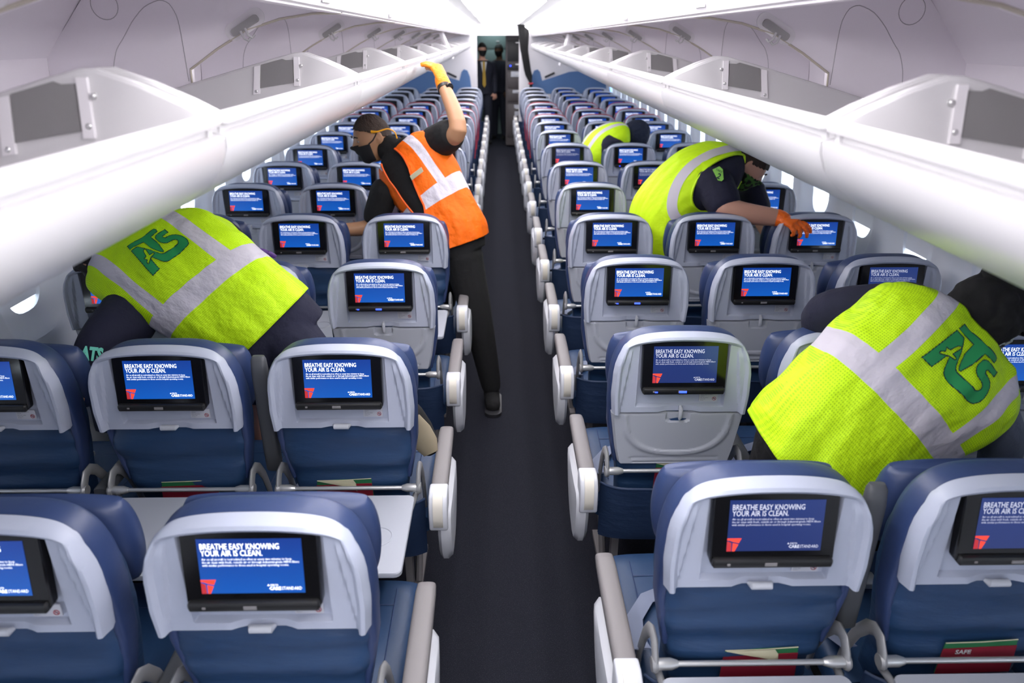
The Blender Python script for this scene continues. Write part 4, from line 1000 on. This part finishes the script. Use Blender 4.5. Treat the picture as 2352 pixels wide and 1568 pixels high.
# ---- man in an orange vest pressing the left bin shut
def P_orange():
    root = person('man in orange safety vest and black mask, orange glove raised to the left bins', (0, 0, 0))
    k = [(at(1052, 580, 3.68), (.92, .10, .25), .140, .110), (at(1042, 530, 3.70), (.90, .10, .32), .148, .115), (at(1014, 480, 3.74), (.84, .08, .48), .155, .110), (at(975, 415, 3.80), (.74, .06, .66), .180, .115),
         (at(940, 368, 3.84), (.70, .05, .70), .180, .095), (at(905, 345, 3.87), (.70, .05, .70), .085, .065)]
    T = Torso(k, (-.3, -1, -.1))
    H = Head(at(856, 318, 3.90), (-.86, -.42, -.22), (-.10, .02, 1), 1.02)
    sL, eL, wL = at(1000, 330, 3.84), at(1052, 298, 3.66), at(1019, 196, 3.86)
    sR, eR, wR = at(884, 440, 3.80), at(858, 515, 3.78), at(780, 528, 3.72)
    hR, kR, aR = at(1062, 590, 3.66), at(1098, 735, 3.60), at(1128, 885, 3.60)
    hL, kL, aL = at(1020, 600, 3.78), at(1010, 720, 3.88), at(1010, 800, 4.0)
    hp_ = at(996, 140, 3.90)
    mb = MB(); T.solid(mb, -.004); H.solid(mb); limb(mb, [T.k[-2][0], T.k[-1][0], H.w(0, -.03, -.05)], [.07, .060, .058])
    limb(mb, [sL, eL, wL], [.052, .046, .031]); limb(mb, [sR, eR, wR], [.050, .044, .032])
    limb(mb, [hR, kR, aR], [.085, .06, .04]); limb(mb, [hL, kL, aL], [.085, .06, .04])
    hand(mb, wL, at(1000, 148, 3.90)-wL, (.80, -.45, .35), 1, .3, curls=[.25, .2, .2, .2], base=.75); hand(mb, wR, (-1, 0, -.15), (0, -.5, .8), 1, .4)
    remesh(mb, 'body', M['skin_tan'], .0065, 3, parent=root)
    mb = MB(); T.solid(mb, .008); limb(mb, [sL, lerp(sL, eL, .62)], [.092, .082]); limb(mb, [lerp(sL, T.k[3][0], .35), sL], [.09, .09]); limb(mb, [sR, lerp(sR, eR, .75)], [.078, .070])
    limb(mb, [T.k[-2][0], T.k[-1][0], at(893, 342, 3.88)], [.085, .074, .070])
    remesh(mb, 'polo_shirt', M['black_cloth'], .007, 3, parent=root)
    mb = MB(); T.solid(mb, .012, 0, .2); limb(mb, [hR, kR, aR], [.112, .080, .055]); limb(mb, [hL, kL, aL], [.11, .08, .055]); remesh(mb, 'trousers', M['black_cloth'], .009, 4, parent=root)
    b0 = .42*T.len
    vm = vest_mat('orange mesh vest', ORG, ORGD, REFL, [(b0, b0+.055)], [(.070, .118, b0)], dotscale=600)
    vest(T, vm, root, .10, .92, .020, .010, 3, flare=.010, nu=300, nv=180, open_=lambda cx, sy, v: sy > 0 and -.80+.2*v < cx < interp([(.30, -.62), (.45, -.30), (.7, -.02), (.92, .10)], v) and v > .30)
    mb = MB()
    def edge(hi, n=50):
        out = []
        for i in range(n+1):
            v = lerp(.30, .92, i/n); c_ = interp([(.30, -.62), (.45, -.30), (.7, -.02), (.92, .10)], v) if hi else -.80+.2*v
            out.append(T.pt(math.acos(math.copysign(abs(c_)**(T.ex/2), c_)), v, .021, .010, 3))
        return out
    mb.tube(edge(True), .0055, 6); bd = mb.mesh('opening_binding', mat('orange binding', (1, .13, .004), .6)); link('opening_binding', bd, root)
    mb = MB(); mb.tube(edge(False), .0055, 6); link('opening_binding', mb.mesh('opening_binding', bd.materials[0]), root)
    link('hair', H.patch(lambda th, ph: ph > interp([(0, .72), (1.0, .60), (1.5, .40), (2.0, .10), (2.6, -.15), (3.2, -.15)], abs(th)), .006, False, nu=120, nv=80, wob=.003, seed=1).mesh('hair', M['hair_brown'], angle=180), root)
    mk_ = link('face_mask', H.patch(lambda th, ph: abs(th) < 1.05 and -1.12 < ph < -.06-.10*abs(th), .010).mesh('face_mask', M['mask_black'], angle=180), root)
    mb = MB(); mb.tube([H.p(1.0, -.12, .009), H.p(1.3, .02, .006), H.w(.074, -.006, .026)], .0035, 6); link('ear_loop', mb.mesh('ear_loop', M['mask_black']), mk_)
    mb = MB(); mb.tube([H.p(-1.0, -.12, .009), H.p(-1.3, .02, .006), H.w(-.074, -.006, .026)], .0035, 6); link('ear_loop', mb.mesh('ear_loop', M['mask_black']), mk_)
    eyes(H, root, M['hair'])
    p0 = at(826, 304, 3.80)
    mb = MB(); pt_, r_ = smooth_path([at(853, 303, 3.79), at(868, 302, 3.78), at(890, 296, 3.79), at(906, 303, 3.80), at(912, 318, 3.80)], [.008, .004, .0035, .0035, .0035]); mb.tube(pt_, r_, 8); link('earplug_cord', mb.mesh('earplug_cord', M['yellow_cord']), root)
    # raised hand flat against the bin edge
    mb = MB(); D_ = (at(1000, 148, 3.90)-wL).normalized(); limb(mb, [wL+D_*-.01, wL+D_*.03], [.040, .036]); hand(mb, wL, D_, (.80, -.45, .35), 1, .3, 1.22, curls=[.25, .2, .2, .2], base=.75)
    remesh(mb, 'glove', M['orange_glove2'], .0045, 2, parent=root)
    mb = MB(); D_ = (wL-eL).normalized(); c = wL-D_*.012; mb.tube([c-D_*.018, c+D_*.018], .037, 24); wt = link('wristwatch', mb.mesh('wristwatch', M['black']), root)
    mb = MB(); vd = (CAM-c).normalized()+Vector((.8, 0, 0)); vd.normalize(); mb.tube([c+vd*.030, c+vd*.050], .021, 20); link('watch_case', mb.mesh('watch_case', M['black_gloss'], bevel=.002), wt)
    # shoe
    mb = MB(); heel = at(1128, 884, 3.62); limb(mb, [heel+Vector((0, .04, -.02)), Vector((heel.x+.003, 3.60, .045)), Vector((heel.x+.012, 3.48, .038))], [.045, .045, .040]); remesh(mb, 'shoe', M['black_cloth'], .006, 2, parent=root)
    mb = MB(); mb.prism([(heel.x+.012+x, 3.54+y, 0.002) for x, y in rrect(.092, .27, .044, 6)], (0, 0, .018)); link('shoe_sole', mb.mesh('shoe_sole', M['dark_metal'], smooth=False), root)
    # notebook in the vest pocket
    mb = MB(); c = at(957, 400, 3.64); a = at(944, 410, 3.64)-c; b = at(953, 392, 3.64)-c; mb.prism([c-a-b*.5, c+a-b*.5, c+a+b*.7, c-a+b*.7], (0, .012, 0)); link('pocket_notebook', mb.mesh('pocket_notebook', M['card_cream'], smooth=False), root)
P_orange()

# ---- man in a lime vest wiping the fourth row on the right
def P_wipe():
    root = person('man in lime safety vest and navy shirt reaching an orange glove over the right seats', (0, 0, 0))
    k = [(at(1540, 610, 3.78), (.28, -.95, -.05), .165, .125), (at(1522, 545, 3.78), (.28, -.95, -.05), .175, .135), (at(1530, 480, 3.78), (.28, -.95, -.08), .175, .130), (at(1590, 420, 3.78), (.26, -.95, -.10), .190, .130),
         (at(1650, 385, 3.80), (.25, -.95, -.12), .185, .105), (at(1690, 374, 3.82), (.25, -.95, -.12), .085, .07)]
    T = Torso(k, (-.8, -.3, .7), 2.3)
    H = Head(at(1716, 382, 3.80), (.74, -.10, -.64), (.70, -.05, .70), 1.0)
    sR, eR, wR = at(1640, 425, 3.62), at(1668, 478, 3.50), at(1785, 500, 3.46)
    sL, eL, wL = at(1722, 440, 3.96), at(1742, 490, 3.92), at(1775, 555, 3.74)
    mb = MB(); T.solid(mb, -.004); H.solid(mb); limb(mb, [T.k[-2][0], T.k[-1][0], H.C], [.07, .06, .058])
    limb(mb, [sR, eR, wR], [.064, .060, .042]); limb(mb, [sL, eL, wL], [.055, .048, .035])
    hL, kL, aL = at(1545, 620, 3.95), at(1560, 760, 3.95), at(1560, 900, 3.95); hR, kR, aR = at(1530, 620, 3.70), at(1540, 760, 3.78), at(1540, 900, 3.85)
    limb(mb, [hL, kL, aL], [.085, .06, .04]); limb(mb, [hR, kR, aR], [.085, .06, .04])
    hand(mb, wR, at(1850, 520, 3.34)-wR, (.2, -.3, .9), -1, .55); hand(mb, wL, (.3, -.4, -.8), (.5, -.7, .2), 1, .5)
    remesh(mb, 'body', M['skin_fair'], .0065, 3, parent=root)
    mb = MB(); T.solid(mb, .008); limb(mb, [sR, lerp(sR, eR, .72)], [.098, .088]); limb(mb, [at(1610, 425, 3.68), sR], [.10, .10]); limb(mb, [sL, lerp(sL, eL, .8)], [.085, .078])
    sh = remesh(mb, 'work_shirt', M['navy_cloth'], .007, 3, parent=root)
    mb = MB(); T.solid(mb, .012, 0, .25); limb(mb, [hR, kR, aR], [.112, .080, .055]); limb(mb, [hL, kL, aL], [.11, .08, .055]); remesh(mb, 'trousers', M['navy_cloth'], .009, 4, parent=root)
    b0 = .36*T.len
    vm = vest_mat('lime mesh vest wiping', LIME, LIME, REFL, [], [], dotscale=500)
    # stripes on this vest follow the flank seen by the camera: rebuild them as strips laid on the cloth
    hole = lambda cx, sy, v: (math.atan2(sy, cx)/.95)**2+((v-.80)/.31)**2 < 1
    v_ = vest(T, vm, root, .10, .95, .022, .008, 11, flare=.012, nu=260, nv=180, cut=hole)
    mb = MB(); mb.tube([T.pt(.95*math.cos(t), .80+.31*math.sin(t), .022, .008, 11) for t in [math.pi*(.70+1.60*i/50) for i in range(51)]], .006, 6); link('armhole_binding', mb.mesh('armhole_binding', mat('lime binding', LIME, .6)), v_)
    mb = MB()
    def strip(a0, a1, v0, v1, w_, n=26, na=5):
        vs = []
        for j in range(n+1):
            t = j/n; a = lerp(a0, a1, t); v = lerp(v0, v1, t)
            for i in range(na): 
                q = (i/(na-1)-.5)*w_; da, dv = (a1-a0), (v1-v0); L_ = math.hypot(da*.16, dv*T.len); ux, uy = -dv*T.len/L_, da*.16/L_
                vs.append(T.pt(a+ux*q/.16, v+uy*q/T.len, .028, .008, 11))
        mb.add(vs, [(j*na+i, j*na+i+1, (j+1)*na+i+1, (j+1)*na+i) for j in range(n) for i in range(na-1)])
    sp_, _ = smooth_path([(1.16, .95, 0), (1.22, .80, 0), (1.20, .66, 0), (1.02, .53, 0), (.60, .43, 0), (.1, .385, 0), (-.55, .37, 0)], [0]*7, 8)
    pp_ = [T.pt(q.x, q.y, .028, .008, 11) for q in sp_]; nn_ = [(T.pt(q.x, q.y, .06, .008, 11)-a_).normalized() for q, a_ in zip(sp_, pp_)]; vs_ = []
    for i_, a_ in enumerate(pp_):
        t_ = (pp_[min(i_+1, len(pp_)-1)]-pp_[max(i_-1, 0)]).normalized(); b_ = t_.cross(nn_[i_]).normalized()
        vs_ += [a_+b_*.026*q_ for q_ in (-1, -.33, .33, 1)]
    mb.add(vs_, [(4*i_+q_, 4*i_+q_+1, 4*i_+q_+5, 4*i_+q_+4) for i_ in range(len(pp_)-1) for q_ in range(3)])
    for nm_ in (1,): link('reflective_stripe', mb.mesh('reflective_stripe', mat('silver reflective tape', REFL, .5), angle=180), v_)
    link('hair', H.patch(lambda th, ph: (ph > .30+.25*math.cos(th) or abs(th) > 1.75 and ph > -.30), .007, False, wob=.005, seed=8).mesh('hair', M['hair_brown'], angle=180), root)
    g = H.patch(lambda th, ph: abs(th) < 2.2 and ph < -.05-.22*abs(th), .009, wob=.004); nk = MB(); nk.v, nk.f, nk.m = g.v, g.f, g.m
    limb(nk, [H.w(0, -.03, -.05), T.k[-1][0]], [.066, .075]); link('neck_gaiter', nk.mesh('neck_gaiter', M['camo'], angle=180), root)
    eyes(H, root, M['hair_brown'])
    mb = MB(); D_ = (at(1850, 520, 3.34)-wR).normalized(); limb(mb, [wR+D_*0, wR+D_*.03], [.044, .040]); hand(mb, wR, D_, (.15, -.45, .9), -1, .55, 1.22, curls=[.5, .6, .7, .8]); remesh(mb, 'glove', M['orange_glove'], .0045, 2, parent=root)
    # lime patch on the sleeve
    c = at(1650, 396, 3.525); view = (CAM-c).normalized(); xx = (Vector((1, 0, -.45))-view*Vector((1, 0, -.45)).dot(view)).normalized(); yy = view.cross(xx)
    mb = MB(); mb.prism([c+xx*x+yy*y for x, y in ((-.032, .0), (-.010, .028), (.012, .022), (.038, -.018), (.034, -.030), (.016, -.034))], -view*.05)
    pt2 = link('sleeve_patch', mb.mesh('sleeve_patch', mat('lime patch', (.30, .70, .10), .6), smooth=False), sh)
    mb = MB(); vs, fs = text_mesh('2', .036, None, .001, 2); mb.add([c+xx*(v.x+.002)+yy*(v.z-.026)+view*.002 for v in vs], fs); vs, fs = text_mesh('TAKE', .014, None, .0, 1); mb.add([c+xx*(v.x-.018)+yy*(v.z+.004)+view*.002 for v in vs], fs)
    link('patch_print', mb.mesh('patch_print', M['logo_dark'], smooth=False), pt2)
P_wipe()

# ---- distant crew member with a navy hood
def P_hood():
    root = person('person in lime vest and navy hood bent low among the far right seats', (0, 0, 0))
    k = [(at(1362, 400, 6.28), (.3, -.95, 0), .17, .12), (at(1368, 368, 6.28), (.3, -.95, 0), .18, .13), (at(1385, 335, 6.28), (.3, -.95, 0), .19, .12), (at(1415, 314, 6.28), (.3, -.95, 0), .18, .10), (at(1436, 310, 6.28), (.3, -.95, 0), .08, .07)]
    T = Torso(k, (-.8, -.3, .7), 2.3); H = Head(at(1457, 312, 6.26), (.75, -.1, -.65), (.7, 0, .7), 1.05)
    sR, eR, wR = at(1408, 335, 6.12), at(1400, 375, 6.10), at(1440, 385, 6.15)
    mb = MB(); T.solid(mb, -.004); H.solid(mb); limb(mb, [sR, eR, wR], [.05, .04, .03]); hand(mb, wR, (1, 0, -.2), (0, -.6, .8), -1, .5)
    hp_ = at(1362, 400, 6.28)
    for dx in (-.08, .08): limb(mb, [hp_+Vector((0, dx, 0)), Vector((hp_.x, 6.28+dx, .45)), Vector((hp_.x, 6.28+dx, .05))], [.09, .06, .04])
    remesh(mb, 'body', M['skin_brown'], .010, 3, parent=root)
    mb = MB(); T.solid(mb, .008); limb(mb, [at(1395, 345, 6.16), sR, eR, wR], [.10, .10, .07, .05]); remesh(mb, 'sweatshirt', M['navy_cloth'], .010, 3, parent=root)
    mb = MB()
    for dx in (-.08, .08): limb(mb, [hp_+Vector((0, dx, 0)), Vector((hp_.x, 6.28+dx, .45)), Vector((hp_.x, 6.28+dx, .10))], [.11, .08, .055])
    remesh(mb, 'trousers', M['black_cloth'], .012, 3, parent=root)
    vm = vest_mat('lime vest far', LIME, LIME, REFL, [], [(.05, .10, .1)], dotscale=500); vest(T, vm, root, .1, .95, .022, .006, 4)
    link('hood', H.patch(lambda th, ph: ph > -.1 or abs(th) > .9, .018, False, wob=.006).mesh('hood', M['beanie'], angle=180), root)
P_hood()

# ---- people standing in the galley
M['suit'] = mat('dark navy suit', (0.010, 0.012, 0.025), .8); M['tie'] = mat('gold tie', (0.45, 0.28, 0.03), .6); M['shirt_white'] = mat('white shirt', (.6, .6, .62), .7); M['pink'] = mat('pink uniform', (0.60, 0.06, 0.13), .7)
def standing(label, x, y, h, suit, skin, face=(0, -1, 0), tie=False, hairm='hair', arm=.0):
    root = person(label, (x, y, 0)); s = h/1.75; Fv = Vector(face).normalized(); Lt = Fv.cross(Vector((0, 0, 1)))
    def W(l, f, z): return Lt*l*s+Fv*f*s+Vector((0, 0, z*s))
    T = Torso([(W(0, 0, .88), Lt, .165, .11), (W(0, 0, 1.02), Lt, .15, .10), (W(0, 0, 1.18), Lt, .17, .115), (W(0, 0, 1.36), Lt, .19, .11), (W(0, -.01, 1.46), Lt, .10, .08)], Fv)
    H = Head(W(0, .02, 1.625), Fv, (0, 0, 1), .98*s)
    mb = MB(); T.solid(mb, -.004); H.solid(mb); limb(mb, [W(0, 0, 1.42), W(0, .0, 1.56)], [.06, .055])
    arms = [[W(q*.19, 0, 1.38), W(q*.235, -.02, 1.12), W(q*.20, .12, .92)] for q in (-1, 1)]; legs = [[W(q*.09, 0, .90), W(q*.10, .02, .48), W(q*.11, 0, .08)] for q in (-1, 1)]
    for a in arms: limb(mb, a, [.048*s, .038*s, .028*s]); hand(mb, a[2], (0, 0, -1), Fv, 1, .5)
    for a in legs: limb(mb, a, [.08*s, .055*s, .038*s])
    remesh(mb, 'body', skin, .010, 3, parent=root)
    mb = MB(); T.solid(mb, .014, 0, .93)
    for a in arms: limb(mb, a, [.068*s, .056*s, .042*s])
    remesh(mb, 'jacket', suit, .010, 3, parent=root)
    mb = MB()
    for a in legs: limb(mb, a, [.10*s, .08*s, .06*s])
    remesh(mb, 'trousers', suit, .012, 3, parent=root)
    for a in legs:
        mb = MB(); limb(mb, [a[2]+Vector((0, 0, -.035)), a[2]+Fv*.10+Vector((0, 0, -.045))], [.040, .034]); remesh(mb, 'shoe', M['black_cloth'], .008, 2, parent=root)
    link('hair', H.patch(lambda th, ph: ph > .45 or abs(th) > 1.3 and ph > -.35, .010, False).mesh('hair', M[hairm], angle=180), root)
    link('face_mask', H.patch(lambda th, ph: abs(th) < 1.1 and -1.1 < ph < -.08, .008).mesh('face_mask', M['mask_black'], angle=180), root)
    if tie:
        mb = MB(); mb.prism([W(-.055, .128, 1.43), W(.055, .128, 1.43), W(.0, .140, 1.12)], Fv*.006); link('shirt_front', mb.mesh('shirt_front', M['shirt_white'], smooth=False), root)
        mb = MB(); mb.prism([W(-.018, .137, 1.44), W(.018, .137, 1.44), W(.030, .150, 1.05), W(0, .150, 1.0), W(-.030, .150, 1.05)], Fv*.006); link('tie', mb.mesh('tie', M['tie'], smooth=False), root)
    return root
standing('man in dark suit with gold tie and black mask at the far doorway', -.33, 13.75, 1.75, M['suit'], M['skin_fair'], (.25, -1, 0), True)
standing('person in black clothes standing behind the man with the gold tie', -.02, 14.45, 1.72, M['suit'], M['skin_brown'], (-.5, -1, 0))
standing('person in pink uniform mostly hidden behind the right edge of the far doorway', .47, 13.9, 1.50, M['pink'], M['skin_brown'], (-1, -.4, 0))
# ---------------------------------------------------------------- safety cards in the pockets, galley, curtain, bulkhead panels
def card(x, y, z, label, kind, word=None):
    o = thing('safety_card', label, 'card', (x, y, z), 'folded cards in the seat pockets')
    mb = MB(); mb.prism([(-.085, 0, -.06), (.090, .004, -.06), (.084, .004, .034), (-.080, 0, .030)], (0, .002, 0)); link('sheet', mb.mesh('sheet', M['card_green'], smooth=False), o)
    mb = MB(); mb.tube([(-.080, 0, .030), (0, .001, .031), (.084, .004, .034)], .0013, 6); link('paper_edge', mb.mesh('paper_edge', M['card_cream']), o)
    mb = MB(); mb.prism([(-.085, -.002, -.06), (.088, .002, -.06), (.085, .002, .018), (-.083, -.002, .014)], (0, .0015, 0)); link('printed_band', mb.mesh('printed_band', M['card_red'], smooth=False), o)
    if kind == 'fold':
        mb = MB(); mb.prism([(-.078, -.004, .031), (-.03, -.005, .033), (.03, -.004, .034), (.038, -.004, .022), (.040, -.006, -.006), (.030, -.007, .006), (.0, -.006, .014), (-.04, -.005, .022)], (0, .0015, 0)); link('folded_corner', mb.mesh('folded_corner', M['card_cream'], smooth=False), o)
    if word:
        mb = MB(); put_text(mb, word, .017, -.055, -.0035, .001, None, .0005); link('card_print', mb.mesh('card_print', M['shirt_white'], smooth=False), o)
def pk(side, row, pos): s = 1 if side == 'R' else -1; return s*(AX+SP*pos), (YR if side == 'R' else YL)[row-1]-.018
for side, row, pos, kind, word, dx in (('L', 2, 0, 'fold', None, -.02), ('L', 2, 1, 'plain', None, 0.01), ('R', 1, 0, 'fold', None, .03), ('R', 1, 1, 'plain', 'SAFE', .02), ('R', 2, 0, 'fold', None, .03), ('R', 3, 0, 'fold', None, .16), ('R', 3, 1, 'plain', None, -.15)):
    x, y = pk(side, row, pos); card(x+dx, y+.030, .650 if word else .636, 'green and red card in the %s %s seat pocket, %s row from camera' % ('right' if side == 'R' else 'left', POSN[pos], ordword(row-1)), kind, word)
# blue sweep on the bulkhead panels with a pale insert and a dark slot
for sx, nm in ((-1, 'left'), (1, 'right')):
    mb = MB(); x0 = DR if sx > 0 else -DL
    P = [(.50, 1.05), (.52, 1.22), (.56, 1.32), (.62, 1.34), (.66, 1.30), (.70, 1.16), (1.15, 1.30), (1.9, 1.36), (1.9, .95), (.50, .95)]
    mb.prism([(sx*x, YB-.010, z) for x, z in P], (0, .009, 0)); o = link('bulkhead_panel', mb.mesh('bulkhead_panel', M['bulkhead_blue'], smooth=False)); tag(o, 'blue sweeping panel on the far bulkhead, %s of the doorway' % nm, 'panel')
    mb = MB(); mb.prism([(sx*x, YB-.018, z) for x, z in ((.74, 1.23), (.90, 1.30), (.91, 1.27), (.75, 1.20))], (0, .008, 0)); link('label_slot', mb.mesh('label_slot', M['dark_metal'], smooth=False), o)
# dark mesh curtain tied to one side of the doorway
mb = MB()
def cur(u, v):
    t = v; x = lerp(.37, .52, t**1.3) if t < .72 else lerp(.468, .52, (t-.72)/.28)
    z = lerp(2.02, .78, t); w_ = interp([(0, .095), (.12, .085), (.35, .060), (.62, .055), (.72, .018), (.80, .030), (1, .035)], t)
    x = interp([(0, .37), (.3, .385), (.55, .44), (.72, .50), (1, .51)], t)
    return (x+w_*(u*2-1), 12.72+.02*math.sin(u*38)*(1-.5*t), z)
mb.grid(cur, 80, 60); o = link('mesh_curtain', mb.mesh('mesh_curtain', M['curtain'], angle=180)); tag(o, 'black mesh curtain gathered and tied beside the far doorway', 'curtain')
s_ = o.modifiers.new('thickness', 'SOLIDIFY'); s_.thickness = .004
mb = MB(); mb.tube([(.46, 12.70, 1.128), (.50, 12.695, 1.122), (.54, 12.70, 1.132)], .014, 8); link('curtain_tie', mb.mesh('curtain_tie', M['red_pipe']), o)
mb = MB(); mb.box((.37, 12.72, 2.03), (.10, .012, .014)); link('curtain_track', mb.mesh('curtain_track', M['dark_metal'], smooth=False), o)
# galley unit with labelled compartments
g = thing('galley_unit', 'tall grey galley cupboard seen through the far doorway', 'galley cupboard', (.33, 13.4, 0))
mb = MB(); mb.box((0, .3, .98), (.24, .30, .95)); link('body', mb.mesh('body', M['galley'], smooth=False), g)
for z, h, m_, nm in ((1.62, .17, 'galley_dark', 'door'), (1.36, .05, 'galley_dark', 'appliance'), (1.14, .13, 'galley', 'door'), (.88, .10, 'galley', 'door'), (.45, .28, 'galley', 'trolley')):
    mb = MB(); mb.box((0, -.008, z), (.21, .008, h)); dr = link(nm, mb.mesh(nm, M[m_], bevel=.004), g)
    mb = MB(); mb.box((0, -.022, z+h*.75), (.07, .008, .008)); link('handle', mb.mesh('handle', M['silver'], bevel=.002), dr)
for x, z, w_, h in ((-.02, 1.24, .13, .045), (-.03, .95, .09, .025), (-.03, .70, .06, .03), (-.05, .58, .035, .035)):
    mb = MB(); mb.box((x, -.020, z), (w_, .002, h)); link('notice', mb.mesh('notice', M['sticker'], smooth=False), g)
mb = MB(); mb.box((-.16, -.024, 1.375), (.012, .003, .010)); link('indicator_light', mb.mesh('indicator_light', M['blue_led'], smooth=False), g)
g = thing('storage_cabinet', 'pale green galley cabinet wall behind the standing people', 'cabinet', (-.35, 15.2, 0))
mb = MB(); mb.box((0, .3, 1.0), (.60, .30, 1.0)); link('body', mb.mesh('body', M['galley_teal'], smooth=False), g)
for z in (1.75, 1.45, 1.12, .6):
    mb = MB(); mb.box((.05, -.01, z), (.5, .01, .13 if z > .7 else .25)); dr = link('door', mb.mesh('door', M['galley_teal'], bevel=.006), g)
    mb = MB(); mb.box((.3, -.03, z), (.03, .01, .012)); link('handle', mb.mesh('handle', M['silver'], smooth=False), dr)
o = None
mb = MB(); mb.box((-.1, 14.6, 2.13), (.25, .5, .008)); o = link('galley_light', mb.mesh('galley_light', mat('cool galley lamp', (1, 1, 1), .5, emit=(.75, .95, 1.0), es=3), smooth=False)); tag(o, 'cool white light panel in the galley ceiling beyond the doorway', 'light')
# illuminated sign on the ceiling
t = thing('ceiling_sign', 'white ceiling sign box with two small red lights', 'sign', (-.02, 3.9, zdrop(2.18, 3.9)-.035))
mb = MB(); mb.box((0, 0, 0), (.17, .03, .030)); link('housing', mb.mesh('housing', M['ceiling'], bevel=.008), t)
for x in (-.07, .07):
    mb = MB(); mb.box((x, -.031, .0), (.005, .003, .006)); link('lamp', mb.mesh('lamp', mat('red pilot lamp', (.4, .02, .02), .4, emit=(1, .1, .05), es=1), smooth=False), t)

# slanted white blades of the cabin divider between the sections
for sx, nm, a, b in ((1, 'right', (1312, 76), (1290, 152)), (-1, 'left', (1010, 72), (1036, 136))):
    p, q = at(*a, 7.9), at(*b, 7.9); mb = MB(); mb.prism([p+Vector((-.02, 0, 0)), p+Vector((.02, 0, 0)), q+Vector((.02, 0, 0)), q+Vector((-.02, 0, 0))], (0, .25, 0))
    o = link('cabin_divider_blade', mb.mesh('cabin_divider_blade', M['white'], bevel=.006)); tag(o, 'slanted white divider blade among the far %s overhead bins' % nm, 'divider')
